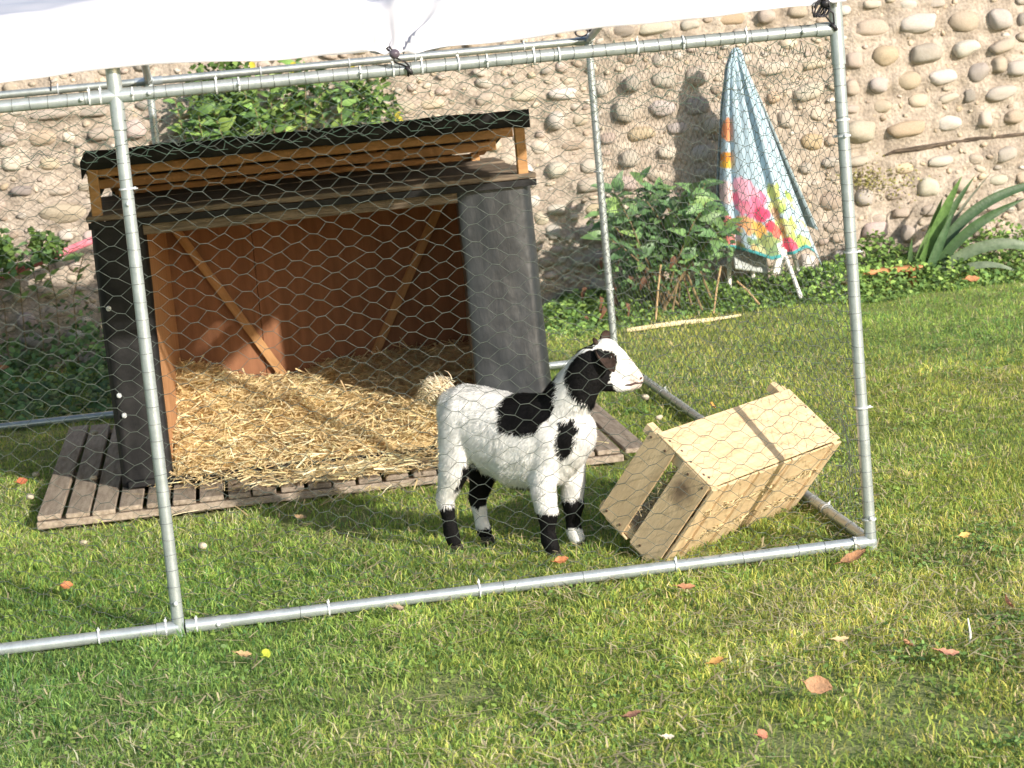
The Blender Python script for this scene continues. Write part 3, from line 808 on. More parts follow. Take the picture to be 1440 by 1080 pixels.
# ------------------------------------------------------------ pallet platform
pal_t = tag(empty('pallet', (.56, 1.67, 0)), 'low weathered pallet platform of narrow boards under the goat hutch', 'pallet')
k = 0
x = -0.505
while x < 1.60:
    wv = random.uniform(.078, .086)
    y0 = 1.67 + random.uniform(-.012, .012)
    ln = 1.92 if x < 1.38 else 1.62 + random.uniform(-.1, .1)
    me = box_me('plank', (wv, ln, .018), .003)
    o = link('plank', me, 'pallet', pal_t, (x + wv / 2 - .56, y0 + ln / 2 - 1.67, .041 + random.uniform(-.002, .002)), (0, random.uniform(-.02, .02), random.uniform(-.004, .004)))
    x += wv + random.uniform(.011, .017)
for y in (1.70, 2.55, 3.5):
    link('bearer', box_me('bearer', (2.1 if y < 3.4 else 1.85, .07, .026), .003), 'pallet', pal_t, (-.02 if y < 3.4 else -.13, y - 1.67, .017))

# ------------------------------------------------------------ hutch
HX0, HX1, HY0, HY1, HZ = -.205, 1.375, 2.0, 3.10, 1.04
hut = tag(empty('hutch', (.585, 2.0, .05)), 'open-fronted wooden hutch wrapped in black film with a raised lean-to roof', 'hutch')
def hp(name, c, s, mat, bev=.003, rot=None, label=None):
    o = link(name, box_me(name, s, bev), mat, hut, (c[0] - .585, c[1] - 2.0, c[2] - .05), rot)
    if label: o['label'] = label
    return o
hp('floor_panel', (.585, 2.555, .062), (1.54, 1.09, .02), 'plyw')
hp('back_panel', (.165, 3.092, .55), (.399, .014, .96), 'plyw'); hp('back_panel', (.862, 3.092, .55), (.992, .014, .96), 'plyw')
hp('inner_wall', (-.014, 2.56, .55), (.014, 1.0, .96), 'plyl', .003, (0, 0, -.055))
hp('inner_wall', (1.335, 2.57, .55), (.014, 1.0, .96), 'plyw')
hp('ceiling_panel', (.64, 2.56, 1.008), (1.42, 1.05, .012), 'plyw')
hp('jamb', (-.125, 2.03, .54), (.14, .04, .98), 'board')
hp('jamb', (1.25, 2.035, .54), (.22, .04, .98), 'board')
hp('lintel', (.585, 2.025, 1.0), (1.5, .035, .06), 'board')
for (xa, za, xb, zb) in ((.01, .985, .44, .24), (1.20, .975, .80, .26)):
    ln = math.hypot(xb - xa, zb - za)
    hp('brace', ((xa + xb) / 2, 3.068, (za + zb) / 2), (ln, .022, .036), 'pine', .002, (0, math.atan2(-(zb - za), xb - xa), 0))
hp('top_batten', (.6, 3.068, .975), (1.2, .022, .035), 'pine')
# black film, wrinkled sheets following a plan line
def film(plan, z0, z1, mat, name, amp=.006, seed=0, flare=0.0):
    P = [Vector((p[0], p[1], 0)) for p in plan]
    L_ = [0]
    for a, b in zip(P, P[1:]): L_.append(L_[-1] + (b - a).length)
    nu_, nz_ = max(14, int(L_[-1] / .018)), 60
    V = []; 
    for i in range(nu_ + 1):
        s_ = L_[-1] * i / nu_
        k_ = max(q for q in range(len(P)) if L_[q] <= s_ + 1e-9); k_ = min(k_, len(P) - 2)
        t_ = (s_ - L_[k_]) / (L_[k_ + 1] - L_[k_])
        p_ = P[k_].lerp(P[k_ + 1], t_); d_ = (P[k_ + 1] - P[k_]).normalized(); n_ = Vector((d_.y, -d_.x, 0))
        for j in range(nz_ + 1):
            z = z0 + (z1 - z0) * j / nz_
            w_ = amp * n3(s_ * 7 + seed, z * 2.2) + amp * .6 * n3(s_ * 18, z * 5 + seed) + amp * .4 * abs(n3(s_ * 30 + z * 9, z * 9 + seed))
            fl = flare * (1 - (z - z0) / (z1 - z0)) * (s_ / L_[-1])
            q_ = p_ + n_ * w_ + Vector((fl, 0, 0))
            V.append((q_.x - .585, q_.y - 2.0, z - .05))
    idx = np.arange((nu_ + 1) * (nz_ + 1)).reshape(nu_ + 1, nz_ + 1)
    F = np.stack([idx[:-1, :-1], idx[1:, :-1], idx[1:, 1:], idx[:-1, 1:]], -1).reshape(-1, 4)
    o = link(name, np_mesh(name, np.array(V), F, smooth=True), mat, hut)
    m_ = o.modifiers.new('thickness', 'SOLIDIFY'); m_.thickness = .002
    return o
film([(1.112, 2.06), (1.114, 2.0), (1.24, 1.990), (1.36, 1.992), (1.392, 2.03), (1.40, 2.3), (1.40, 3.11)], .055, 1.032, 'film', 'side_film', .006, 3, .045)
film([(-.225, 3.11), (-.222, 2.03), (-.205, 1.995), (-.12, 1.99), (-.036, 1.995), (-.030, 2.06)], .055, 1.03, 'felt', 'side_film', .006, 8)
film([(1.40, 3.12), (.6, 3.125), (-.22, 3.12)], .055, 1.03, 'felt', 'rear_film', .006, 11)
film([(1.23, 3.125), (-.18, 3.125)], 1.03, 1.10, 'felt', 'rear_film', .005, 17)
# flat top of the box: boards with film lapped over the front edge
for k_, (y0, y1) in enumerate(((1.975, 2.20), (2.203, 2.50), (2.503, 2.80), (2.803, 3.13))):
    hp('top_board', (.588, (y0 + y1) / 2, 1.046 + .004 * (k_ % 2)), (1.64, y1 - y0, .020), 'board', .004, (0, random.uniform(-.003, .003), 0))
film([(-.225, 1.968), (1.405, 1.964)], 1.010, 1.034, 'felt', 'front_film', .007, 21)
# raised lean-to roof
for x in (-.19, 1.362):
    hp('roof_post', (x, 2.0, 1.145), (.038, .034, .185), 'pine', .003)
    hp('roof_post', (x + (.06 if x < 0 else -.05), 3.02, 1.07), (.036, .036, .05), 'pine', .003)
sl_ = math.atan2(1.285 - 1.125, .95)
def roofz(y): return 1.275 - (y - 2.0) * math.tan(sl_)
hp('front_beam', (.585, 1.995, 1.262), (1.60, .042, .050), 'pine', .004)
for y, dx in ((2.25, 0), (2.62, -.02)):
    hp('roof_batten', (.585 + dx, y, roofz(y) - .034), (1.57, .05, .036), 'pine', .003)
hp('rear_beam', (.585, 3.06, roofz(3.06) - .020), (1.50, .04, .024), 'pine', .003)
for x in (-.16, .35, .86, 1.34):
    hp('rafter', (x, 2.55, roofz(2.55) - .010), (.036, 1.06, .014), 'pine', .002, (-sl_, 0, 0))
NU, NY = 60, 24
V = []
for i in range(NU + 1):
    for j in range(NY + 1):
        x = -.232 + 1.632 * i / NU; y = 1.962 + 1.20 * j / NY
        z = roofz(y) + .018 + .006 * n3(x * 6, y * 6) + .004 * n3(x * 15, y * 15)
        if j == 0: z -= .072 + .010 * n3(x * 9, 3); y = 1.964
        if j == 1: y = 1.964
        if i == 0: z -= .045 + .02 * n3(y * 9, 1); x += .004
        V.append((x - .585, y - 2.0, z - .05))
idx = np.arange((NU + 1) * (NY + 1)).reshape(NU + 1, NY + 1)
F = np.stack([idx[:-1, :-1], idx[1:, :-1], idx[1:, 1:], idx[:-1, 1:]], -1).reshape(-1, 4)
o = link('roof_felt', np_mesh('roof_felt', np.array(V), F, smooth=True), 'felt', hut)
o.modifiers.new('thickness', 'SOLIDIFY').thickness = .003
hp('end_block', (1.384, 1.995, 1.262), (.014, .044, .052), 'redwood', .003)
hp('threshold', (.53, 1.975, .070), (1.45, .035, .024), 'felt', .004, (0, 0, .0))
for x, z in ((-.19, .40), (-.18, .325), (-.19, .72)):
    bm = bmesh.new(); bmesh.ops.create_uvsphere(bm, u_segments=10, v_segments=6, radius=.010, matrix=Matrix.Diagonal((1, .6, 1, 1)))
    link('nail_cap', bm_mesh('nail_cap', bm, True), 'tie', hut, (x - .585, 1.984 - 2.0, z - .05))

# ------------------------------------------------------------ straw
def straw_h(x, y):
    d = np.clip((y - 1.98) / 1.05, 0, 1)
    back = np.interp(x, [-.03, .15, .35, .5, .65, .9, 1.3], [.22, .18, .13, .14, .17, .22, .24])
    b = .012 + back * d ** .7
    b += .04 * npnoise(x, y, 3.2, 71) * np.clip(d * 3, 0, 1) + .02 * npnoise(x, y, 8, 72) * np.clip(d * 4, .2, 1)
    b += .075 * np.exp(-((x - .50) / .14) ** 2 - ((y - 2.50) / .13) ** 2)
    b += .07 * np.exp(-((x - .05) / .18) ** 2 - ((y - 2.75) / .3) ** 2) + .0 * x
    return np.maximum(b, .008) + .072
sx = np.linspace(-.02, 1.32, 80); sy = np.linspace(1.985, 3.08, 60)
X, Y = np.meshgrid(sx, sy, indexing='ij'); Z = straw_h(X, Y) - .012
idx = np.arange(X.size).reshape(X.shape)
F = np.stack([idx[:-1, :-1], idx[1:, :-1], idx[1:, 1:], idx[:-1, 1:]], -1).reshape(-1, 4)
stw = tag(empty('straw_bed', (.6, 2.4, .08)), 'golden straw heaped on the floor of the hutch and spilling over its sill', 'straw')
link('straw_base', np_mesh('straw_base', np.stack([X - .6, Y - 2.4, Z - .08], -1).reshape(-1, 3), F, smooth=True), 'strawbase', stw)
def ribbons(c, an, el, ln, wv, colour, curve, seed):
    """bent 2-segment ribbons with a V section"""
    g = np.random.default_rng(seed); n = len(an)
    d = np.stack([np.cos(an) * np.cos(el), np.sin(an) * np.cos(el), np.sin(el)], -1)
    s_ = np.cross(d, np.array([0, 0, 1.0]) + g.normal(0, .5, (n, 3))); s_ /= np.linalg.norm(s_, axis=1)[:, None]
    nn = np.cross(s_, d)
    V = np.zeros((n, 6, 3))
    for k_, t_ in enumerate((-.5, 0, .5)):
        p_ = c + d * (ln * t_)[:, None] + nn * (curve * (1 - 4 * t_ * t_))[:, None]
        V[:, 2 * k_] = p_ - s_ * wv[:, None] / 2; V[:, 2 * k_ + 1] = p_ + s_ * wv[:, None] / 2
    b = np.arange(n)[:, None] * 6
    F = np.concatenate([b + np.array([[0, 1, 3, 2]]), b + np.array([[2, 3, 5, 4]])])
    return V.reshape(-1, 3), F, np.repeat(colour[:, None], 6, 1).reshape(-1, 3)
g = np.random.default_rng(77)
n = 13000
sx_ = g.uniform(-.025, 1.31, n); sy_ = g.uniform(1.93, 3.06, n)
sz_ = straw_h(sx_, sy_) + g.uniform(-.012, .016, n)
out_ = sy_ < 1.99
sz_[out_] = .060 + g.uniform(0, .03, out_.sum())
ns = 900     # spill over the boards in front
px2 = np.concatenate([g.normal(.62, .22, ns), g.normal(1.45, .07, 40), g.normal(.2, .2, 60)]); py2 = np.concatenate([g.uniform(1.66, 1.98, ns), g.uniform(1.7, 2.1, 40), g.uniform(1.8, 1.97, 60)])
sx_ = np.concatenate([sx_, px2]); sy_ = np.concatenate([sy_, py2]); sz_ = np.concatenate([sz_, .055 + g.uniform(0, .018, len(px2))])
n = len(sx_)
an = g.uniform(0, np.pi, n); el = g.normal(0, .28, n); el[-len(px2):] *= .3
st_up = g.uniform(0, 1, n) < .02; el[st_up & (np.arange(n) < 13000)] = g.uniform(.5, 1.1)
ln = g.uniform(.03, .13, n); wv = g.uniform(.0022, .0062, n)
c = np.stack([sx_, sy_, sz_], -1)
half = ln * .5 * np.cos(el) + .004
inn = (sy_ > 1.99)
ca = np.abs(np.cos(an)) * half; sa = np.abs(np.sin(an)) * half
c[:, 0] = np.where(inn, np.clip(c[:, 0], -.035 + ca, 1.325 - ca), c[:, 0])
c[:, 1] = np.where(inn, np.minimum(c[:, 1], 3.08 - sa), c[:, 1])
cols = np.array([[.92, .74, .43], [.86, .66, .35], [.93, .82, .55], [.76, .58, .32], [.60, .44, .25]])
cc = cols[g.choice(5, n, p=[.32, .26, .2, .14, .08])] * g.uniform(.8, 1.12, (n, 1))
V, F, Cc = ribbons(c - np.array([.6, 2.4, .08]), an, el, ln, wv, np.clip(cc, 0, .9), g.uniform(-.004, .008, n), 78)
tag(link('straw_stalks', np_mesh('straw_stalks', V, F, Cc), 'straw', stw), kind='stuff')
# loose stalks dropped on the lawn in front of the pallet
n = 90
c = np.stack([g.normal(.7, .35, n), g.uniform(1.45, 1.66, n), g.uniform(.02, .04, n)], -1)
V, F, Cc = ribbons(c, g.uniform(0, np.pi, n), g.normal(0, .15, n), g.uniform(.04, .14, n), g.uniform(.002, .005, n), cols[g.choice(5, n)] * .9, g.uniform(0, .006, n), 79)
tag(link('loose_straw', np_mesh('loose_straw', V, F, Cc), 'straw'), 'loose straw stalks scattered on the grass along the front of the pallet', 'straw', kind='stuff')

# ------------------------------------------------------------ goat
GH = R(-38)
GF = Vector((math.cos(GH), math.sin(GH), 0)); GS = Vector((-math.sin(GH), math.cos(GH), 0)); GC = Vector((1.02, .53, 0))
def gl(p):
    d = Vector(p) - GC
    return Vector((d.dot(GF), d.dot(GS), d.z))
goat = tag(empty('goat', GC, GH), 'young black and white goat standing side-on beside the tipped crate', 'goat')
bm = bmesh.new()
def ell(c, r, ax=None):
    M_ = Matrix.Translation(c)
    if ax is not None: M_ = M_ @ ax
    bmesh.ops.create_uvsphere(bm, u_segments=16, v_segments=10, radius=1, matrix=M_ @ Matrix.Diagonal((r[0], r[1], r[2], 1)))
def chain(nodes, step=.012):
    """nodes: (pos, (rx, ry, rz))"""
    for (a, ra), (b, rb) in zip(nodes, nodes[1:]):
        a, b = Vector(a), Vector(b)
        k_ = max(2, int((b - a).length / step))
        for i in range(k_):
            t_ = i / k_
            ell(a.lerp(b, t_), [ra[q] * (1 - t_) + rb[q] * t_ for q in range(3)])
    ell(nodes[-1][0], nodes[-1][1])
# trunk
chain([((-.165, 0, .435), (.05, .062, .075)), ((-.12, 0, .408), (.06, .090, .112)), ((-.05, 0, .376), (.06, .096, .134)),
       ((.04, 0, .347), (.06, .103, .145)), ((.12, 0, .343), (.06, .098, .150)), ((.19, 0, .354), (.06, .084, .142)),
       ((.245, 0, .368), (.055, .070, .105)), ((.275, 0, .372), (.04, .052, .075))], .02)
# neck
chain([((.215, 0, .440), (.076, .062, .084)), ((.260, 0, .492), (.076, .055, .072)), ((.299, 0, .543), (.066, .048, .062)), ((.328, 0, .585), (.051, .041, .051))], .012)
# head (built in world space, facing a little away from the body line)
HW = lambda *p: gl(p)
hd = R(-8) - GH
Rh = Matrix.Rotation(hd, 4, 'Z')
def hel(c, r, tilt=0.0):
    ell(gl(c), r, Rh @ Matrix.Rotation(tilt, 4, 'Y'))
hel((1.315, .332, .600), (.050, .040, .047), .5)
hel((1.330, .330, .615), (.043, .037, .038), .6)
hel((1.350, .327, .585), (.046, .035, .042), .8)
hel((1.372, .324, .560), (.044, .031, .038), .8)
hel((1.392, .321, .538), (.038, .026, .032), .7)
hel((1.407, .319, .523), (.026, .021, .026), .4)
hel((1.409, .319, .506), (.018, .017, .014), .2)
hel((1.385, .322, .508), (.034, .021, .020), .1)
hel((1.355, .326, .515), (.040, .028, .028), .2)
hel((1.325, .330, .530), (.040, .034, .038), .4)
# legs: shoulder/hip down to pastern
def leg(n_):
    chain([(Vector(a), (r_ if isinstance(r_, tuple) else (r_ * 1.38, r_ * 1.18, r_ * 1.15))) for a, r_ in n_], .010)
for sg in (-1, 1):
    if sg < 0:
        leg([((-.120, -.052, .390), (.070, .042, .085)), ((-.135, -.060, .320), (.052, .038, .060)), ((-.150, -.062, .255), .035), ((-.178, -.062, .195), .025),
             ((-.190, -.062, .172), .0225), ((-.184, -.062, .110), .0165), ((-.180, -.062, .062), .0195), ((-.172, -.062, .035), .018)])
        leg([((.185, -.058, .350), (.055, .030, .070)), ((.172, -.060, .275), (.042, .028, .045)), ((.163, -.060, .210), .030), ((.165, -.060, .160), .0265),
             ((.169, -.058, .138), .0265), ((.163, -.058, .085), .0168), ((.165, -.058, .050), .0205), ((.172, -.058, .030), .019)])
    else:
        leg([((-.105, .052, .390), (.070, .042, .085)), ((-.110, .060, .310), (.052, .038, .060)), ((-.118, .062, .245), .037), ((-.135, .062, .180), .026),
             ((-.150, .062, .145), .0225), ((-.145, .062, .085), .0165), ((-.140, .062, .052), .019), ((-.134, .062, .033), .018)])
        leg([((.205, .055, .350), (.055, .030, .070)), ((.205, .058, .275), (.042, .028, .045)), ((.200, .058, .210), .029), ((.192, .058, .160), .0265),
             ((.195, .058, .138), .0265), ((.187, .058, .085), .0168), ((.190, .058, .050), .0205), ((.197, .058, .030), .019)])
# tail root
chain([((-.195, 0, .480), (.022, .020, .022)), ((-.215, 0, .500), (.018, .016, .018)), ((-.226, 0, .486), (.014, .014, .014))], .008)
me = bm_mesh('body', bm)
tmp = bpy.data.objects.new('body_tmp', me); COL.objects.link(tmp)
m1 = tmp.modifiers.new('r', 'REMESH'); m1.mode = 'VOXEL'; m1.voxel_size = .0055
m2 = tmp.modifiers.new('s', 'SMOOTH'); m2.factor = .6; m2.iterations = 9
dg = bpy.context.evaluated_depsgraph_get()
body_me = bpy.data.meshes.new_from_object(tmp.evaluated_get(dg))
bpy.data.objects.remove(tmp)
body_me.name = 'body'
smooth(body_me)
def inpoly(x, y, P):
    c_ = False; j = len(P) - 1
    for i in range(len(P)):
        if (P[i][1] > y) != (P[j][1] > y) and x < (P[j][0] - P[i][0]) * (y - P[i][1]) / (P[j][1] - P[i][1]) + P[i][0]: c_ = not c_
        j = i
    return c_
SAD = [(0.040, 0.475), (0.055, 0.395), (0.105, 0.386), (0.168, 0.386), (0.21, 0.435), (0.232, 0.473), (0.238, 0.515), (0.225, 0.56), (0.161, 0.56), (0.099, 0.54)]
NB = [(0.270, 0.575), (0.300, 0.612), (0.345, 0.628), (0.395, 0.620), (0.405, 0.585), (0.388, 0.560), (0.380, 0.526), (0.395, 0.495), (0.390, 0.475), (0.372, 0.436), (0.340, 0.368), (0.318, 0.380), (0.318, 0.458), (0.282, 0.503), (0.268, 0.545)]
STR = [(0.238, 0.415), (0.26, 0.424), (0.282, 0.423), (0.292, 0.403), (0.275, 0.328), (0.242, 0.302), (0.23, 0.334)]
THB = [(-0.121, 0.300), (-0.080, 0.277), (-0.095, 0.238), (-0.140, 0.201), (-0.150, 0.221)]
WHT = (.84, .825, .805); BLK = (.007, .0065, .007); CRM = (.86, .70, .48)
hf = Vector((math.cos(R(-8)), math.sin(R(-8)), 0))
def coat(p):
    l, s_, z = p
    jl = .006 * n3(l * 55, s_ * 55, z * 55) + .004 * n3(l * 130, s_ * 130, z * 130)
    a, b = l + jl, z + (.006 if z > .2 else .011) * n3(l * 60 + 9, s_ * 60, z * 45)
    blk = False
    wp = GC + GF * l + GS * s_
    # head-aligned coordinate along the face
    hx = (Vector((wp.x, wp.y, 0)) - Vector((1.288, .336, 0))).dot(hf)
    if z < .30:
        if l < 0:
            lim = .150 if s_ < 0 else None
            if s_ < -.0:
                blk = b < .150
                if inpoly(a, b, THB) and s_ > -.082: blk = True
            else:
                blk = (b < .052) or (b > .118 and b < .262 and a > -.19)
        elif l > .10:
            if s_ < 0: blk = b < .140
            else: blk = (b < .158 and b > .062) or b < .022
        if z > .19 and -.10 < l < .16 and abs(s_) < .045 and b < .245: blk = True
        if z > .19 and -.12 < l < -.03 and s_ > -.05 and b < .25 and l > -.09: blk = True
    if z > .29:
        if inpoly(a, b, SAD) and (s_ < .03 or z > .43): blk = True
        if s_ > .03 and ((a - .02) / .09) ** 2 + ((b - .42) / .06) ** 2 < 1: blk = True
        if z < .63 and hx < .066 + jl and inpoly(a, b, NB) and s_ < .034 + .3 * max(0, a - .3): blk = True
        if inpoly(a, b, STR) and s_ < 0: blk = True
        # crest of the neck
        if .288 < a < .345 and z > .50 and abs(s_) < .016 and b > .575 + (a - .30) * .8 + .004: blk = True
        # patch round the eyes
        for sg in (-1, 1):
            e_ = gl((1.330, .331 + sg * .036, .590))
            if (Vector((l, s_, z)) - e_).length < .027 + jl: blk = True
    if blk: return BLK
    if l < -.19 and z > .43: return CRM
    # pinkish muzzle
    if hx > .105 and z > .4: return (.70, .60, .54)
    f_ = 1 - .05 * max(0, n3(l * 9, s_ * 9, z * 9))
    if z < .16: f_ *= .93
    return tuple(c_ * f_ for c_ in WHT)
nv_ = len(body_me.vertices)
co = np.zeros(nv_ * 3, dtype=np.float32); body_me.vertices.foreach_get('co', co); co = co.reshape(-1, 3)
ca_ = body_me.color_attributes.new('col', 'FLOAT_COLOR', 'POINT')
cl = np.ones((nv_, 4), dtype=np.float32)
for i in range(nv_): cl[i, :3] = coat(co[i])
ca_.data.foreach_set('color', cl.ravel())
link('body', body_me, 'coat', goat)
bvh = BVHTree.FromPolygons([tuple(v) for v in co], [tuple(p.vertices) for p in body_me.polygons])
# fur
body_me.calc_loop_triangles()
nt_ = len(body_me.loop_triangles)
tri = np.zeros(nt_ * 3, dtype=np.int32); body_me.loop_triangles.foreach_get('vertices', tri); tri = tri.reshape(-1, 3)
vn = np.zeros(nv_ * 3, dtype=np.float32); body_me.vertices.foreach_get('normal', vn); vn = vn.reshape(-1, 3)
A, B, C_ = co[tri[:, 0]], co[tri[:, 1]], co[tri[:, 2]]
ar = np.linalg.norm(np.cross(B - A, C_ - A), axis=1)
g = np.random.default_rng(3)
n = 120000
ti = g.choice(nt_, n, p=ar / ar.sum())
u = g.uniform(0, 1, n); v = g.uniform(0, 1, n); fl = u + v > 1; u[fl] = 1 - u[fl]; v[fl] = 1 - v[fl]
P = A[ti] + (B - A)[ti] * u[:, None] + (C_ - A)[ti] * v[:, None]
N_ = vn[tri[ti, 0]] * (1 - u - v)[:, None] + vn[tri[ti, 1]] * u[:, None] + vn[tri[ti, 2]] * v[:, None]
N_ /= np.linalg.norm(N_, axis=1)[:, None]
flow = np.zeros((n, 3)); flow[:] = (-.75, 0, -.65)
leg_m = P[:, 2] < .24; flow[leg_m] = (-.15, 0, -1)
hd_m = (P[:, 2] > .44) & (P[:, 0] > .30)
face = hd_m & (P[:, 2] > .47) & (P[:, 0] > .31)
lock = np.stack([npnoise(P[:, 0] * 1 + P[:, 1], P[:, 2], 38, 101), npnoise(P[:, 0], P[:, 2] + P[:, 1], 34, 102), npnoise(P[:, 0] - P[:, 1], P[:, 2], 36, 103)], -1)
flow += lock * np.where(face, .25, .5)[:, None] + g.normal(0, .20, (n, 3))
flow -= (flow * N_).sum(1)[:, None] * N_
flow /= np.linalg.norm(flow, axis=1)[:, None] + 1e-6
ln = np.full(n, .018)
ln[P[:, 2] < .30] = .014; ln[P[:, 2] < .15] = .007
ln[(P[:, 2] < .27) & (P[:, 2] > .2) & (P[:, 0] > -.1) & (P[:, 0] < .15)] = .022
ln[(P[:, 0] < -.13) & (P[:, 2] > .28) & (P[:, 2] < .47)] = .022
neckm = (P[:, 2] > .40) & (P[:, 0] > .20) & ~face; ln[neckm] = .018
ln[face] = .0065
ln *= g.uniform(.6, 1.3, n) * (1 + .35 * npnoise(P[:, 0], P[:, 2], 30, 104))
lift = np.where(face, .14, .19) + g.uniform(-.08, .14, n)
tan = flow
D1 = tan * 1.0 + N_ * lift[:, None]; D1 /= np.linalg.norm(D1, axis=1)[:, None]
side = np.cross(D1, N_); side /= np.linalg.norm(side, axis=1)[:, None] + 1e-6
wv = np.where(face, .0009, .0013)[:, None]
root = P - N_ * .001
mid = root + D1 * (ln * .55)[:, None]
tip = root + D1 * ln[:, None] + np.array([0, 0, -1]) * (ln * .12)[:, None] + g.normal(0, .0012, (n, 3))
V = np.stack([root - side * wv / 2, root + side * wv / 2, mid + side * wv * .42, mid - side * wv * .42, tip], 1).reshape(-1, 3)
b = np.arange(n)[:, None] * 5
fc = np.array([coat(p) for p in P]) * g.uniform(.94, 1.05, (n, 1))
Ccol = np.repeat(fc[:, None], 5, 1).reshape(-1, 3)
Nv = N_ + D1 * g.normal(0, .14, (n, 1)) + side * g.normal(0, .16, (n, 1)); Nv /= np.linalg.norm(Nv, axis=1)[:, None]
Nn = np.repeat(Nv[:, None], 5, 1).reshape(-1, 3)
fm = np_mesh('fur', V, [b + np.array([[0, 1, 2, 3]]), b + np.array([[3, 2, 4]])], np.clip(Ccol, 0.004, .9), True, Nn)
tag(link('fur', fm, 'fur', goat), kind='stuff')
# tuft of the tail: long hairs curling up, back and down
n = 3600
an = g.uniform(0, 2 * np.pi, n)
tp0 = np.array([-.190, 0, .502]); 
t0 = g.uniform(0, 1, n)[:, None]
base = tp0 + t0 * np.array([-.035, 0, -.006]) + g.normal(0, .011, (n, 3)) * np.array([1, 1.3, 1])
ln = g.uniform(.045, .085, n)
k_ = 6
out = np.stack([-np.abs(g.normal(.85, .2, n)), g.normal(0, .24, n), g.normal(.55, .25, n)], -1); out /= np.linalg.norm(out, axis=1)[:, None]
upm = g.uniform(0, 1, n) < .14; out[upm] = out[upm] * .35 + np.array([-.15, 0, .8]); ln[upm] *= .6
V = np.zeros((n, k_ * 2, 3)); pos = base.copy(); d = out.copy()
sd_ = g.normal(0, 1, (n, 3)); sd_ -= (sd_ * d).sum(1)[:, None] * d; sd_ /= np.linalg.norm(sd_, axis=1)[:, None]
for q in range(k_):
    w_ = .0011 * (1 - q / k_ * .8)
    V[:, 2 * q] = pos - sd_ * w_; V[:, 2 * q + 1] = pos + sd_ * w_
    pos = pos + d * (ln / k_)[:, None]
    d = d + np.array([.05, 0, -.55]) * np.where(upm, .35, 1.0)[:, None]; d /= np.linalg.norm(d, axis=1)[:, None]
b = np.arange(n)[:, None] * (2 * k_)
F = np.concatenate([b + np.array([[2 * q, 2 * q + 1, 2 * q + 3, 2 * q + 2]]) for q in range(k_ - 1)])
cc = np.array(CRM) * g.uniform(.8, 1.2, (n, 1)); cc[upm] = np.array([.80, .70, .55])
tag(link('tail_tuft', np_mesh('tail_tuft', V.reshape(-1, 3), F, np.clip(np.repeat(cc[:, None], 2 * k_, 1).reshape(-1, 3), 0, .9)), 'fur', goat), kind='stuff')
# hooves
def hoof_me():
    bm = bmesh.new()
    for sg in (-1, 1):
        M_ = Matrix.Translation((0.002, sg * .0095, 0))
        vs = []
        prof = [(-.020, 0), (.024, 0), (.014, .026), (-.014, .028)]
        for y in (-.008, .008):
            vs.append([bm.verts.new(M_ @ Vector((x * (1 - .1 * (abs(y) > .007)), y, z))) for x, z in prof])
        for q in range(4): bm.faces.new((vs[0][q], vs[0][(q + 1) % 4], vs[1][(q + 1) % 4], vs[1][q]))
        bm.faces.new(list(reversed(vs[0]))); bm.faces.new(vs[1])
    bmesh.ops.recalc_face_normals(bm, faces=bm.faces)
    bmesh.ops.bevel(bm, geom=list(bm.edges), offset=.003, segments=2, affect='EDGES')
    return bm_mesh('hoof', bm, True, 60)
hm = hoof_me()
for x, y in ((-.168, -.062), (.177, -.058), (-.130, .062), (.202, .058)):
    link('hoof', hm, 'hoof', goat, (x, y, 0.0))
# eyes, ears, horn buds, nostrils, mouth
bm = bmesh.new(); bmesh.ops.create_uvsphere(bm, u_segments=14, v_segments=10, radius=.0085); em = bm_mesh('eye', bm, True)
hs = Vector((-hf.y, hf.x, 0))
def snap(wp, lift=0.0):
    q, nn, i_, d_ = bvh.find_nearest(gl(wp))
    return q + nn * lift, nn
for sg in (-1, 1):
    q, nn = snap(Vector((1.346, .328, .598)) + hs * sg * .06, -.002)
    link('eye', em, 'eye', goat, q)
    q, nn = snap(Vector((1.298, .334, .648)) + hs * sg * .016, 0)
    bm = bmesh.new(); tube(bm, [q - nn * .004, q + nn * .008, q + nn * .014 + gl(GC - hf) * .0], [.009, .007, .003], 8)
    link('horn_bud', bm_mesh('horn_bud', bm, True), 'ear', goat)
    q, nn = snap(Vector((1.425, .318, .526)) + hs * sg * .02, .0)
    bm = bmesh.new(); bmesh.ops.create_uvsphere(bm, u_segments=10, v_segments=6, radius=1, matrix=Matrix.Translation(q) @ Rh @ Matrix.Rotation(-.5, 4, 'Y') @ Matrix.Diagonal((.007, .003, .0035, 1)))
    link('nostril', bm_mesh('nostril', bm, True), 'skin', goat)
def strip_on(pts, r, name, mat):
    bm = bmesh.new(); P_ = []
    for p in pts:
        q, nn = snap(p, .0005); P_.append(q)
    tube(bm, P_, r, 6)
    return link(name, bm_mesh(name, bm, True), mat, goat)
mp_ = [Vector((1.383, .322, .5085)) - hs * .05, Vector((1.395, .321, .506)) - hs * .05, Vector((1.408, .319, .509)) - hs * .04, Vector((1.425, .317, .511)) - hs * .012,
       Vector((1.432, .316, .512)), Vector((1.425, .317, .511)) + hs * .012, Vector((1.405, .319, .508)) + hs * .04]
strip_on(mp_, [.002, .0034, .0036, .003, .003, .003, .002], 'mouth', 'skin')
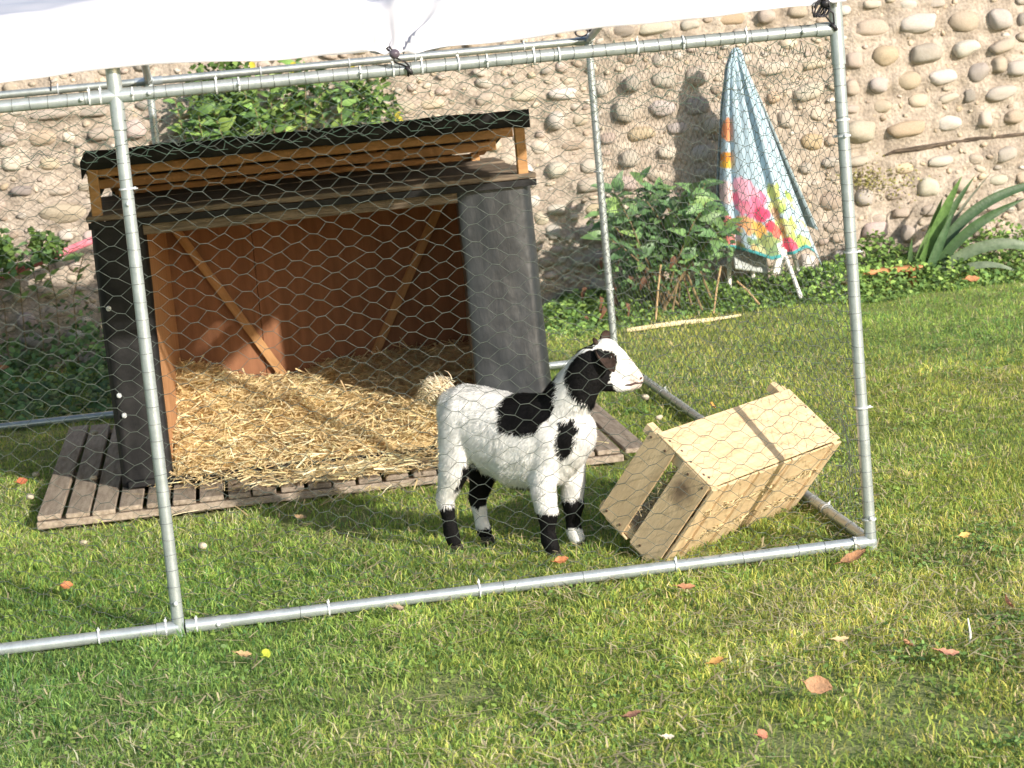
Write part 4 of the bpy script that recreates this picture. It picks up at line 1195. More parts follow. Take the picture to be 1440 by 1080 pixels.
def ear(base, tip, wid, cupdir, name='ear'):
    base, tip = Vector(base), Vector(tip)
    ax = (tip - base); L_ = ax.length; ax.normalize()
    cd = (cupdir - ax * cupdir.dot(ax)).normalized(); sd2 = ax.cross(cd)
    n1, n2 = 12, 8
    V = []
    for i in range(n1 + 1):
        t_ = i / n1
        wv_ = wid * (math.sin(math.pi * min(1, (t_ * .86 + .14))) ** .65) * (1 if t_ < .97 else .25)
        for j in range(n2 + 1):
            a = (j / n2 - .5) * math.pi * (1.15 - .5 * t_)
            V.append(base + ax * L_ * t_ + sd2 * math.sin(a) * wv_ / 1.4 - cd * (math.cos(a) - .5) * wv_ * .55 + Vector((0, 0, -.010 * t_ * t_)))
    idx = np.arange((n1 + 1) * (n2 + 1)).reshape(n1 + 1, n2 + 1)
    F = np.stack([idx[:-1, :-1], idx[1:, :-1], idx[1:, 1:], idx[:-1, 1:]], -1).reshape(-1, 4)
    o = link(name, np_mesh(name, np.array([tuple(gl(v)) for v in V]), F, smooth=True), 'ear', goat)
    o.modifiers.new('thickness', 'SOLIDIFY').thickness = .003
    o.modifiers.new('sub', 'SUBSURF').levels = 1
ear((1.300, .302, .625), (1.334, .250, .570), .043, Vector((.45, -.75, .35)))
ear((1.320, .362, .632), (1.358, .410, .672), .030, Vector((.5, -.8, .1)))

# ------------------------------------------------------------ tipped crate
CL, CW, CH = .712, .266, .344
crt = tag(empty('crate', (1.666, .424, .186)), 'pale wooden fruit crate tipped on its edge with hay poking out between its slats', 'crate')
crt.rotation_euler = (.707, 0, .746)
def cb(name, c, s, mat='crate', bev=.0015, rot=None):
    return link(name, box_me(name, s, bev), mat, crt, c, rot)
for sx_ in (-1, 1):
    for sz_ in (-1, 1):
        cb('corner_post', (sx_ * (CL / 2 - .022), .007 if sz_ > 0 else .0, sz_ * (CH / 2 - .020)), (.030, CW + (.016 if sz_ > 0 else .0), .030), 'crate2')
    xx = sx_ * (CL / 2 - .003)
    cb('end_board', (xx, .129 - .058, 0), (.009, .104, CH - .004), 'crated')
    cb('end_board', (xx + sx_ * .001, -.129 + .058, 0), (.009, .112, CH - .004), 'crated' if sx_ > 0 else 'crate_stained')
    for sz_ in (-1, 1):
        cb('end_cleat', (xx - sx_ * .009, -.004, sz_ * (CH / 2 - .026)), (.006, CW - .03, .030), 'crate2')
cb('side_panel', (0, -.016, CH / 2 + .001), (CL + .004, CW - .034, .006), 'crate')
cb('side_slat', (0, .045, -CH / 2 - .001), (CL, .095, .006)); cb('side_slat', (0, -.070, -CH / 2 - .001), (CL, .100, .006))
for k_, z in enumerate((-.118, -.002, .112)):
    cb('bottom_slat', (0, -CW / 2 + .001 - .001 * k_, z), (CL - .012, .006, .103), 'crate', .001, (0, random.uniform(-.006, .006), 0))
for x in (-CL / 2 + .020, -.255, -.092, .092, CL / 2 - .020):
    cb('bottom_batten', (x, -CW / 2 - .0065, 0), (.034 if abs(x) < .3 else .040, .009, CH - .006), 'crate2', .001, (0, random.uniform(-.01, .01), 0))
nm = tube_me('nail', [(0, 0, 0), (0, 0, .0015)], .0042, 7)
for sx_ in (-1, 1):
    for y in (-.10, -.085, -.03, .015, .06):
        link('nail', nm, 'nail', crt, (sx_ * (CL / 2 - random.uniform(.010, .022)), y, CH / 2 + .004))
nm2 = tube_me('nail', [(0, 0, 0), (-.0015, 0, 0)], .0042, 7)
for y, z in ((.11, .15), (.05, .15), (.10, -.15), (.04, -.15), (-.05, .15), (-.11, .15), (-.05, -.15), (-.11, -.15)):
    link('nail', nm2, 'nail', crt, (-CL / 2 - (.0025 if y > 0 else .0035), y, z))
g = np.random.default_rng(91)
n = 4200
c = np.stack([g.uniform(-.30, .30, n), g.uniform(-.118, .03, n), g.uniform(-.14, .14, n)], -1)
el_ = g.normal(0, .5, n)
cc = np.array([[.36, .30, .15], [.46, .38, .20], [.26, .24, .11], [.56, .47, .27]])[g.choice(4, n)] * g.uniform(.7, 1.1, (n, 1))
ln_ = g.uniform(.03, .09, n)
V, F, Cc = ribbons(c, g.uniform(0, np.pi, n), el_, ln_, g.uniform(.0014, .0032, n), cc, g.uniform(-.006, .006, n), 92)
V = np.clip(V, [-.337, -.1235, -.162], [.337, .10, .162])
# wisps that come out through the gaps
n2 = 260
gap = g.choice([-.060, .055], n2)
c2 = np.stack([g.uniform(-.31, .31, n2), np.full(n2, -.134) - g.uniform(0, .006, n2), gap + g.normal(0, .007, n2)], -1)
V2, F2, C2 = ribbons(c2, g.normal(0, .35, n2), g.normal(0, .22, n2), g.uniform(.03, .08, n2), g.uniform(.0014, .003, n2), np.array([[.60, .48, .27]]) * g.uniform(.6, 1.1, (n2, 1)), g.uniform(.0, .006, n2), 93)
n3_ = 60
c3 = np.stack([np.full(n3_, -.345) - g.uniform(0, .006, n3_), g.normal(-.003, .010, n3_), g.uniform(-.15, .13, n3_)], -1)
V3, F3, C3 = ribbons(c3, g.normal(1.57, .5, n3_), g.normal(0, .9, n3_), g.uniform(.02, .05, n3_), g.uniform(.0014, .003, n3_), np.array([[.58, .47, .27]]) * g.uniform(.6, 1.1, (n3_, 1)), g.uniform(0, .004, n3_), 94)
Vh = np.concatenate([V, V2, V3]); Fh = np.concatenate([F, F2 + len(V), F3 + len(V) + len(V2)]); Ch = np.concatenate([Cc, C2, C3])
hay = empty('hay', crt.location); hay.rotation_euler = crt.rotation_euler
tag(hay, 'dull greenish hay stuffed inside the tipped crate', 'hay')
tag(link('hay_stalks', np_mesh('hay_stalks', Vh, Fh, Ch), 'straw', hay), kind='stuff')

# ------------------------------------------------------------ towel on a folding stand
std = tag(empty('folding_stand', (3.15, 5.55, 0)), 'white folding stand under the beach towel, one pale leg showing below the hem', 'stand')
apex = Vector((3.080, 5.74, 1.33))
link('leg', tube_me('leg', [Vector((3.285, 5.36, -.01)) - Vector((3.15, 5.55, 0)), Vector((3.245, 5.67, .36)) - Vector((3.15, 5.55, 0))], .0125, 12), 'whitep', std)
for q in ((2.97, 5.75, -.01), (3.15, 5.88, -.01), (3.42, 5.80, -.01)):
    link('leg', tube_me('leg', [Vector(q) - Vector((3.15, 5.55, 0)), apex - Vector((3.15, 5.55, 0))], .0125 if q[1] > 5.3 else .016, 12), 'whitep', std)
link('seat_panel', box_me('seat_panel', (.20, .16, .014), .004), 'zinc2', std, (-.06, .13, .23), (1.0, .25, .15))
link('seat_panel', box_me('seat_panel', (.05, .02, .14), .004), 'whitep', std, (.075, .02, .21), (.1, .3, .15))
nu_, nv2 = 150, 150
uu = np.linspace(0, 1, nu_); vv = np.linspace(0, 1, nv2)
U, Vq = np.meshgrid(uu, vv, indexing='ij')
lx = np.interp(vv, [0, .08, .3, .65, 1], [3.040, 3.005, 2.960, 2.915, 2.885])[None, :]
rx = np.interp(vv, [0, .08, .3, .65, 1], [3.082, 3.105, 3.190, 3.315, 3.445])[None, :]
Xt = lx + (rx - lx) * U
hem = np.interp(uu, [0, .1, .3, .45, .62, .70, .84, .93, 1], [.315, .305, .265, .225, .235, .245, .262, .225, .150])[:, None]
top = 1.375 - .012 * (2 * U - 1) ** 2
Zt = top + (hem - top) * Vq
fold = lambda c, wd_, dp: dp * np.exp(-((U - c) / wd_) ** 2)
bul = -.13 * np.sin(np.pi * np.clip(U, 0, 1)) ** .7 * (Vq ** .8) - .02
amp = np.clip(Vq * 3, 0, 1) ** .6
Yt = 5.70 + bul + amp * (fold(.15, .035, .032) + fold(.56 + .05 * Vq, .045, .036) + fold(.36, .06, .012) + fold(.80, .05, .018) + fold(.68, .03, -.018) + fold(.06, .05, -.012))
Yt += .010 * np.sin(U * 15 + Vq * 4 + 2 * np.sin(U * 5)) * Vq + .012 * npnoise(U * 1.4, Vq * .5, 4, 84) * Vq + .006 * npnoise(U, Vq, 6, 81)
Yt += np.clip(Vq - .93, 0, 1) * .12 * np.sin(U * 14)
# print of the towel in its own cloth coordinates
col = np.zeros((nu_, nv2, 3)); col[:] = (.43, .56, .645)
col *= (1 + .07 * npnoise(U, Vq, 5, 82))[..., None]
def blob(c, r, colour, hard=.0, seed=0, rag=.5):
    d = np.sqrt(((U - c[0]) / r[0]) ** 2 + ((Vq - c[1]) / r[1]) ** 2) + rag * .5 * npnoise(U * 3, Vq * 3, 9, seed)
    k_ = np.clip((1 - d) / .14 + .5, 0, 1)[..., None]
    col[:] = col * (1 - k_) + np.array(colour) * k_
L1 = U < .14
def only(mask, fn):
    keep_ = col.copy(); fn(); col[~mask] = keep_[~mask]
only(L1, lambda: (blob((.07, .40), (.11, .055), (.75, .27, .12), 0, 1), blob((.07, .545), (.2, .03), (.80, .30, .03), 0, 2, .2), blob((.07, .575), (.2, .018), (.85, .48, .06), 0, 3, .2),
                  blob((.07, .72), (.10, .06), (.72, .55, .55), 0, 4), blob((.07, .93), (.10, .09), (.68, .22, .20), 0, 5)))
R1 = ~L1
def flower():
    # leaves
    rs = random.Random(4)
    for k_ in range(26):
        blob((rs.uniform(.60, .90), rs.uniform(.67, 1.0)), (rs.uniform(.03, .07), rs.uniform(.015, .04)), rs.choice([(.50, .56, .12), (.58, .62, .22), (.38, .50, .12), (.62, .62, .30)]), 0, 10 + k_, .8)
    for k_ in range(24):
        blob((rs.uniform(.16, .66), rs.uniform(.87, .99)), (rs.uniform(.03, .10), rs.uniform(.012, .03)), rs.choice([(.30, .36, .14), (.55, .56, .30), (.62, .62, .50), (.20, .30, .14), (.55, .42, .20)]), 0, 40 + k_, .8)
    blob((.33, .735), (.19, .095), (.78, .18, .32), 0, 90, .5)
    blob((.30, .685), (.14, .050), (.85, .42, .55), 0, 91, .6)
    blob((.36, .745), (.06, .035), (.86, .25, .40), 0, 92, .8)
    blob((.44, .790), (.09, .035), (.74, .08, .18), 0, 93, .8)
    blob((.24, .775), (.06, .03), (.80, .25, .35), 0, 94, .8)
    blob((.26, .86), (.09, .045), (.80, .42, .20), 0, 95, .8)
    blob((.38, .865), (.07, .04), (.82, .45, .12), 0, 96, .8)
    blob((.50, .845), (.06, .04), (.66, .06, .10), 0, 97, .8)
    blob((.56, .875), (.06, .03), (.74, .16, .12), 0, 98, .8)
    blob((.60, .80), (.05, .03), (.45, .30, .20), 0, 99, .8)
    for k_ in range(7):
        blob((rs.uniform(.64, .92), rs.uniform(.70, .92)), (.03, .018), (.58, .68, .70), 0, 120 + k_, .6)
only(R1, flower)
tri_ = (np.abs(U - .66) < .075 * np.clip((Vq - .90) / .06, 0, 1) + .005) & (Vq > .915)
col[tri_] = (.80, .10, .18)
wh = (np.abs(U - .57) < .045) & (Vq > .93) & ~tri_; col[wh] = (.72, .72, .68)
hm_ = Vq > .985; col[hm_ & (U < .92)] = (.06, .32, .34)
col[(U > .965)] = col[(U > .965)] * .3 + np.array([.55, .68, .78]) * .7
idx = np.arange(nu_ * nv2).reshape(nu_, nv2)
F = np.stack([idx[:-1, :-1], idx[1:, :-1], idx[1:, 1:], idx[:-1, 1:]], -1).reshape(-1, 4)
# rear half of the towel
nb = 20
Ub, Vb = np.meshgrid(np.linspace(0, 1, nb), vv, indexing='ij')
Xb = lx + (rx - lx) * Ub
Yb = 5.70 + .012 + .12 * np.sin(np.pi * Ub) ** .7 * Vb ** .8 + .02 * np.sin(Ub * 17) * Vb
Zb = 1.375 - .012 * (2 * Ub - 1) ** 2; Zb = Zb + (.42 + .1 * np.sin(Ub * 4) - Zb) * Vb
id2 = np.arange(nb * nv2).reshape(nb, nv2) + nu_ * nv2
F2 = np.stack([id2[:-1, :-1], id2[1:, :-1], id2[1:, 1:], id2[:-1, 1:]], -1).reshape(-1, 4)[:, ::-1]
cb2 = np.tile(np.array([.42, .52, .56]), (nb * nv2, 1))
V = np.concatenate([np.stack([Xt, Yt, Zt], -1).reshape(-1, 3), np.stack([Xb, Yb, Zb], -1).reshape(-1, 3)])
# lift the corner of the hem: show the dark underside as a real fold
tw = tag(link('beach_towel', np_mesh('beach_towel', V, np.concatenate([F, F2]), np.concatenate([col.reshape(-1, 3), cb2]), True), 'towel'),
         'pale blue beach towel with flower print draped to a point by the wall', 'towel')
tw.location = (.04, 0, 0)
tw.modifiers.new('thickness', 'SOLIDIFY').thickness = .004

# ------------------------------------------------------------ plants
def leaf_me(name, L_, w_, fold_=.25, droop=.3, n_=6, k=2.0, wav=0.0, stalk=.0):
    V = []; F = []
    for i in range(n_ + 1):
        t_ = i / n_
        hw = w_ / 2 * (math.sin(math.pi * t_ ** (1 / k * 1.35)) ** .8 if 0 < t_ < 1 else .02)
        z = -droop * L_ * t_ * t_; x = L_ * t_ * (1 - .15 * droop * t_)
        wv_ = wav * math.sin(i * 2.1) * w_
        V += [(x, -hw, z + fold_ * hw + wv_), (x, 0, z), (x, hw, z + fold_ * hw - wv_)]
    for i in range(n_):
        a = i * 3
        F += [(a, a + 1, a + 4, a + 3), (a + 1, a + 2, a + 5, a + 4)]
    return np_mesh(name, np.array(V), np.array(F), smooth=True)
def orient(d, roll=0.0, upv=Vector((0, 0, 1))):
    d = Vector(d).normalized()
    y = upv.cross(d)
    y = y.normalized() if y.length > 1e-3 else Vector((0, 1, 0))
    z = d.cross(y)
    m_ = Matrix((d, y, z)).transposed()
    return (m_ @ Matrix.Rotation(roll, 3, 'X')).to_euler()
def plant(name, loc, label, cat, stems, n_leaf, lm, mat, cols_, ls=(.8, 1.2), t0=.35, sr=.006, spread=.9, group=None, droop=.35, mesh_mat='stem'):
    root = tag(empty(name, loc), label, cat, group)
    L0 = Vector(loc)
    for st in stems:
        P_ = [Vector(p) - L0 for p in st]
        # smooth the stem a little
        Q = [P_[0]]
        for a, b, c_ in zip(P_, P_[1:], P_[2:] + [P_[-1] * 2 - P_[-2]]):
            Q += [(a + b) * .5 + Vector((random.uniform(-.006, .006), random.uniform(-.006, .006), 0)), b]
        link('stem', tube_me('stem', Q, [sr * (1 - .6 * i / (len(Q) - 1)) for i in range(len(Q))], 6), mesh_mat, root)
        for k_ in range(n_leaf):
            t_ = t0 + (1 - t0) * (k_ + random.uniform(0, .8)) / n_leaf
            f_ = t_ * (len(Q) - 1); i = min(int(f_), len(Q) - 2); p = Q[i].lerp(Q[i + 1], f_ - i)
            dd = (Q[i + 1] - Q[i]).normalized()
            a = k_ * 2.4 + random.uniform(-.6, .6)
            o_ = Vector((math.cos(a), math.sin(a) - .25, random.uniform(-droop, .45))) * spread + dd * .5
            s_ = random.uniform(*ls) * (1 - .25 * t_)
            q = link('leaf', random.choice(lm), mat, root, p, orient(o_, random.uniform(-.5, .5), Vector((random.uniform(-.5, .7), random.uniform(-1.3, -.2), random.uniform(.3, 1.1)))), (s_, s_, s_))
            c_ = random.choice(cols_); f2 = random.uniform(.75, 1.25)
            q.color = (c_[0] * f2, c_[1] * f2, c_[2] * f2, 1)
    return root
G1, G2, G3, G4 = (.13, .24, .10), (.17, .29, .11), (.23, .35, .11), (.08, .16, .07)
big = [leaf_me('leaf', .125, .055, .3, .35), leaf_me('leaf', .11, .050, .35, .55), leaf_me('leaf', .12, .045, .2, .2, wav=.06)]
for m_ in big: m_.materials.append(MAT['leaf'])
random.seed(12)
stems = []
for k_ in range(17):
    bx_ = random.uniform(2.50, 2.84); by = random.uniform(5.35, 5.55)
    t_ = random.uniform(0, 1)
    tx = 2.16 + .78 * ((k_ + random.uniform(0, .8)) / 17); ty = random.uniform(5.05, 5.65)
    hgt = (.52 + .24 * math.sin(((tx - 2.1) / .85) * math.pi * .8 + .25)) * random.uniform(.72, 1.0)
    stems.append([(bx_, by, 0), (bx_ * .65 + tx * .35, by * .7 + ty * .3, hgt * .45), (bx_ * .25 + tx * .75, by * .3 + ty * .7, hgt * .82), (tx, ty, hgt)])
bush = plant('shrub', (2.65, 5.45, 0), 'leafy green shrub with large oval leaves growing beside the beach towel', 'shrub', stems, 14, big, 'leaf', [G1, G1, G2, G2, G3, G4], (.8, 1.6), .38, .0065, droop=.5)
for (x0, z0, x1, z1) in ((2.82, .26, 2.75, .02), (2.90, .17, 3.0, .04), (2.50, .30, 2.44, .02)):
    link('cane', tube_me('cane', [(x0 - 2.65, -.22, z0), ((x0 + x1) / 2 - 2.65, -.24, (z0 + z1) / 2 + .01), (x1 - 2.65, -.27, z1)], .0055, 7), mk('dry_cane', (.34, .22, .11), (.50, .35, .19), 20, .7) if 'dry_cane' not in bpy.data.materials else bpy.data.materials['dry_cane'], bush)
dl = leaf_me('leaf', .07, .03, .5, .8, wav=.15)
dl.materials.append(MAT['dryleaf'])
for k_ in range(22):
    q = link('leaf', dl, 'dryleaf', bush, (random.uniform(-.55, -.05), random.uniform(-.3, .0), random.uniform(.05, .42)), orient((random.uniform(-1, 1), -.4, -.6), random.uniform(-1, 1)))
    q.color = (.16, .08, .05, 1); q['label'] = 'withered brown leaf'

med = [leaf_me('leaf', .080, .036, .3, .3), leaf_me('leaf', .070, .034, .35, .5), leaf_me('leaf', .075, .030, .2, .2, wav=.06)]
for m_ in med: m_.materials.append(MAT['leaf'])
stems = []
for k_ in range(20):
    bx_ = random.uniform(.2, 1.1); tx = .04 + 1.2 * (k_ + random.uniform(0, .9)) / 20
    ty = random.uniform(5.62, 5.86); hgt = random.uniform(1.28, 1.62) * (1 if 2 < k_ < 14 else .88)
    stems.append([(bx_, 5.80, 0), ((bx_ + tx) / 2, 5.78, .6), (tx * .9 + bx_ * .1, 5.78, 1.02), (tx, ty, hgt)])
plant('tall_shrub', (.65, 5.8, 0), 'tall light green shrub against the wall showing above the hutch roof', 'shrub', stems, 14, med, 'leaf', [(.24, .37, .10), (.19, .32, .09), (.15, .27, .08), (.32, .44, .12), (.13, .23, .09)], (.9, 1.9), .78, .005)
yl = bpy.data.objects['tall_shrub']
for (x, z) in ((1.205, 1.15), (1.225, 1.19), (1.25, 1.21), (.72, 1.52), (.50, 1.54), (1.03, 1.47)):
    q = link('leaf', med[0], 'leaf', yl, (x - .65, -.18, z), orient((random.uniform(-.6, .6), -.6, -.5)), (.9, .9, .9)); q.color = (.62, .50, .06, 1); q['label'] = 'yellow leaf'

stems = []
for k_ in range(9):
    x0 = -1.30 + .09 * k_
    stems.append([(x0, 5.75, 0), (x0 + .02, 5.72, .40), (x0 + random.uniform(-.05, .12), 5.62, .62), (x0 + random.uniform(-.05, .15), random.uniform(5.45, 5.65), random.uniform(.66, .86) - .12 * max(0, k_ - 4) / 4)])
plant('leafy_climber', (-.8, 5.7, 0), 'green climbing plant trailing over the pink tube left of the hutch', 'climber', stems, 13, med, 'leaf', [G2, G3, (.16, .26, .06), G1], (.9, 1.4), .35, .004)

# small inner leaves that fill the shrubs
def filler(par, cen, rad, n, cb_, seed, r0_=.010, r1_=.024):
    g = np.random.default_rng(seed)
    d = g.normal(0, 1, (n, 3)); d /= np.linalg.norm(d, axis=1)[:, None]
    d *= (g.uniform(0, 1, n) ** .45)[:, None]
    P_ = d * np.array(rad) + np.array(cen)
    k_ = (npnoise(P_[:, 0], P_[:, 2], 9, seed) > -.35) & (P_[:, 2] > .01)
    P_ = P_[k_]; n = len(P_)
    V, F, Cc = discs(P_[:, 0], P_[:, 1], P_[:, 2], g.uniform(r0_, r1_, n), np.array(cb_)[g.integers(0, len(cb_), n)] * g.uniform(.6, 1.3, (n, 1)), seed, .9, 6)
    V = V - np.array(par.location)
    tag(link('inner_leaves', np_mesh('inner_leaves', V, F, Cc), 'foliage', par), kind='stuff')
filler(bush, (2.55, 5.45, .40), (.42, .25, .30), 2000, [G1, G4, G2], 301)
filler(yl, (.42, 5.80, 1.34), (.36, .10, .26), 1300, [(.13, .22, .06), (.09, .17, .05), (.20, .30, .08)], 302, .012, .026)
filler(yl, (.98, 5.80, 1.24), (.30, .10, .26), 900, [(.13, .22, .06), (.09, .17, .05), (.20, .30, .08)], 303, .012, .026)
filler(bpy.data.objects['leafy_climber'], (-.90, 5.60, .68), (.36, .12, .13), 1100, [G2, G3, (.16, .26, .06)], 304, .012, .028)

# strap-leaved plant
irs = tag(empty('strap_leaf_plant', (4.02, 5.62, 0)), 'clump of long arching sword-shaped leaves at the foot of the wall', 'plant')
def blade_me(name, pts, w_, tw_=0.0):
    P_ = [Vector(p) for p in pts]
    C_ = []
    for i in range(22):
        t_ = i / 21; q = P_
        while len(q) > 1: q = [a.lerp(b, t_) for a, b in zip(q, q[1:])]
        C_.append(q[0])
    V = []; F = []
    for i, c_ in enumerate(C_):
        t_ = i / 21
        d = (C_[min(i + 1, 21)] - C_[max(i - 1, 0)]).normalized()
        s_ = d.cross(Vector((0, -1, .25))).normalized(); nn = s_.cross(d)
        s_ = (s_ * math.cos(tw_ * t_) + nn * math.sin(tw_ * t_)); nn = s_.cross(d)
        hw = w_ / 2 * min(1, .55 + t_ * 2) * (1 - max(0, (t_ - .45) / .55) ** 1.6) + .001
        V += [c_ - s_ * hw + nn * hw * .4, c_, c_ + s_ * hw + nn * hw * .4]
    for i in range(21):
        a = i * 3; F += [(a, a + 1, a + 4, a + 3), (a + 1, a + 2, a + 5, a + 4)]
    return np_mesh(name, np.array(V), np.array(F), smooth=True)
BL = [((-.02, 0, 0), (.12, -.02, .35), (.26, -.05, .57), .062, 0), ((.0, .02, 0), (.12, .0, .30), (.36, .02, .56), .050, .3), ((.02, 0, 0), (.22, -.04, .44), (.55, -.02, .50), (.98, -.05, .50), .056, .2),
      ((.03, -.02, 0), (.20, -.1, .30), (.42, -.1, .36), (.60, -.1, .42), .055, -.3), ((.05, -.04, .02), (.30, -.12, .26), (.62, -.12, .22), (.80, -.16, -.02), .062, .4),
      ((-.04, -.02, 0), (-.02, -.03, .15), (.07, -.04, .31), .040, 0), ((-.03, -.04, 0), (.0, -.05, .15), (.05, -.07, .24), .034, .3), ((-.06, 0, 0), (-.06, -.02, .15), (-.04, -.04, .26), .030, -.2),
      ((.0, .04, 0), (.20, .04, .33), (.46, .05, .56), .020, .5), ((.0, -.06, 0), (.10, -.08, .22), (.19, -.07, .38), .050, .1), ((.05, -.05, 0), (.3, -.2, .16), (.50, -.22, .02), .040, .4), ((-.01, .03, 0), (.08, .0, .30), (.16, .0, .46), .050, -.2)]
for k_, b_ in enumerate(BL):
    o = link('blade', blade_me('blade', b_[:-2], b_[-2], b_[-1]), 'leaf', irs)
    c_ = [(.11, .20, .055), (.075, .135, .055), (.065, .12, .055), (.075, .14, .06), (.15, .20, .12), (.13, .21, .07)][k_ % 6]
    if k_ == 8: c_ = (.20, .20, .15); o['label'] = 'thin dried blade'
    if k_ == 10: c_ = (.18, .22, .15)
    o.color = (*c_, 1)

# ground cover along the wall
g = np.random.default_rng(44)
def cover(n, x0, x1, y0, y1, hf_, r0_, r1_, cbase, seed, name, mask=None):
    g = np.random.default_rng(seed)
    x = g.uniform(x0, x1, n); y = g.uniform(y0, y1, n)
    hh_ = hf_(x, y)
    k_ = hh_ > .004
    if mask is not None: k_ &= mask(x, y)
    x, y, hh_ = x[k_], y[k_], hh_[k_]; n = len(x)
    z = hh_ * g.uniform(.45, 1.08, n) ** .8
    colr = np.array(cbase)[g.integers(0, len(cbase), n)] * g.uniform(.6, 1.35, (n, 1)) * (1 + .25 * npnoise(x, y, 4, 45))[:, None]
    V, F, Cc = discs(x, y, z, g.uniform(r0_, r1_, n), colr, seed + 1, .65, 6)
    return tag(link(name, np_mesh(name, V, F, Cc), 'foliage'), kind='stuff')
def h_right(x, y):
    e = np.clip((y - 5.12 + .14 * npnoise(x, y, 3, 46)) / .35, 0, 1)
    b = (.030 + .075 * np.clip((y - 5.2) / .6, 0, 1)) * (1 + .5 * npnoise(x, y, 4.2, 47))
    b += .17 * np.exp(-((x - 3.82) / .17) ** 2 - ((y - 5.78) / .16) ** 2)
    b += .15 * np.exp(-((x - 4.55) / .2) ** 2 - ((y - 5.86) / .12) ** 2) + .16 * np.exp(-((x - 5.0) / .2) ** 2 - ((y - 5.82) / .15) ** 2)
    b += .07 * np.exp(-((x - 3.45) / .2) ** 2 - ((y - 5.45) / .2) ** 2) + .05 * np.exp(-((x - 2.1) / .6) ** 2 - ((y - 5.4) / .25) ** 2)
    b += .05 * np.exp(-((x - 4.2) / .5) ** 2 - ((y - 5.55) / .2) ** 2)
    return b * e
cover(20000, 1.0, 5.4, 4.85, 5.93, h_right, .009, .019, [(.22, .36, .09), (.17, .29, .08), (.30, .44, .11), (.11, .20, .06)], 46, 'ground_cover')
def h_left(x, y):
    return (.05 + .12 * np.clip((y - 4.4) / 1.2, 0, 1)) * np.clip((y - 3.9) / .4, 0, 1) * (1 + .6 * npnoise(x, y, 4, 57)) + .22 * np.clip((y - 5.72) / .2, 0, 1) * np.clip(npnoise(x, y, 3.3, 58) + .35, 0, 1)
cover(8000, -2.0, 1.7, 4.0, 5.95, h_left, .012, .026, [(.14, .25, .08), (.18, .30, .09), (.09, .17, .06)], 56, 'ivy_cover')
# yellow-green moss tuft high on the wall
n = 420
x = np.concatenate([g.normal(3.84, .06, n // 2), g.normal(3.98, .10, n // 2)]); z = np.concatenate([g.normal(.585, .035, n // 2), g.normal(.54, .05, n // 2)]); n = len(x)
V, F, Cc = discs(x, np.full(n, WY - .035) - g.uniform(0, .03, n), z, g.uniform(.005, .010, n), np.array([.36, .33, .12]) * g.uniform(.6, 1.2, (n, 1)), 60, 1.0, 5)
tag(link('wall_moss', np_mesh('wall_moss', V, F, Cc), 'foliage'), 'yellowish dry moss clinging to the wall right of the towel', 'moss', kind='stuff')

# ------------------------------------------------------------ small things
pt = [(-1.30, 5.74, .435), (-1.0, 5.72, .524), (-.69, 5.72, .612), (-.36, 5.72, .71)]
tag(link('tube', tube_me('tube', [Vector(p) - Vector(pt[0]) for p in pt], .020, 14), 'pink', None, pt[0]), 'bright pink plastic tube slanting up behind the left side of the hutch', 'tube')
bd = tag(empty('wooden_board', (3.80, 5.52, .06)), 'reddish brown board on short feet lying near the sword-leaved plant', 'board')
link('plank', box_me('plank', (.40, .09, .026), .004), 'redwood', bd, (0, 0, .045), (0, .02, .03))
link('foot', box_me('foot', (.030, .07, .09), .004), 'redwood', bd, (.0, -.0, -.012)); link('foot', box_me('foot', (.030, .07, .09), .004), 'redwood', bd, (.16, .03, -.012))
bm = bmesh.new()
for q, rr_ in (([(0, 0, 0), (.2, .02, .004), (.42, .05, .0), (.62, .08, .004)], .010), ([(.02, .02, .004), (.25, .045, .010), (.5, .055, .004)], .006)):
    tube(bm, q, [rr_, rr_ * 1.1, rr_, rr_ * .6][:len(q)], 6)
tag(link('dry_stalk', bm_mesh('dry_stalk', bm), mk('dry_stalk', (.60, .48, .27), (.74, .63, .40), 25, .8, .4, 80), None, (2.24, 4.95, .012)), 'long pale dry stalk lying on the lawn below the shrub', 'stalk')
tag(link('twig', tube_me('twig', [(0, 0, 0), (.002, 0, .03), (-.001, .004, .066)], [.0035, .003, .002], 6), 'whitep', None, (1.935, -1.02, -.004)), 'short white twig standing upright in the grass near the right edge', 'twig')

def fallen(x, y, L_, w_, colour, label, rz, tilt=.25, z=.030, curl=.35, cat='fallen leaf'):
    V = []; F = []; n_, m_ = 9, 6
    for i in range(n_ + 1):
        t_ = i / n_
        hw = w_ / 2 * (math.sin(math.pi * min(.99, max(.02, t_ ** .85))) ** .65) * (1 + .10 * math.sin(i * 3.1))
        for j in range(m_ + 1):
            s_ = j / m_ * 2 - 1
            V.append(((t_ - .5) * L_, s_ * hw * (1 - .15 * curl * abs(s_)), curl * hw * s_ * s_ + .18 * L_ * (t_ - .5) ** 2 * 2 * (1 if curl > 0 else -1) + .0025 * math.sin(i * 1.9 + j * 2.3)))
    idx = np.arange((n_ + 1) * (m_ + 1)).reshape(n_ + 1, m_ + 1)
    F = np.stack([idx[:-1, :-1], idx[1:, :-1], idx[1:, 1:], idx[:-1, 1:]], -1).reshape(-1, 4)
    me = np_mesh('fallen_leaf', np.array(V), F, smooth=True)
    bm = bmesh.new(); bm.from_mesh(me)
    tube(bm, [(L_ * -.5, 0, .09 * L_), (L_ * -.62, .002, .10 * L_), (L_ * -.78, .006, .08 * L_)], [.0014, .0012, .001], 5)
    bm.to_mesh(me); bm.free(); smooth(me)
    o = link('fallen_leaf', me, 'dryleaf', None, (x, y, z + .004), (tilt + .30, random.uniform(-.35, .35), rz), (.95, 1.05, 1.1))
    o.color = (*colour, 1)
    tag(o, label, cat)
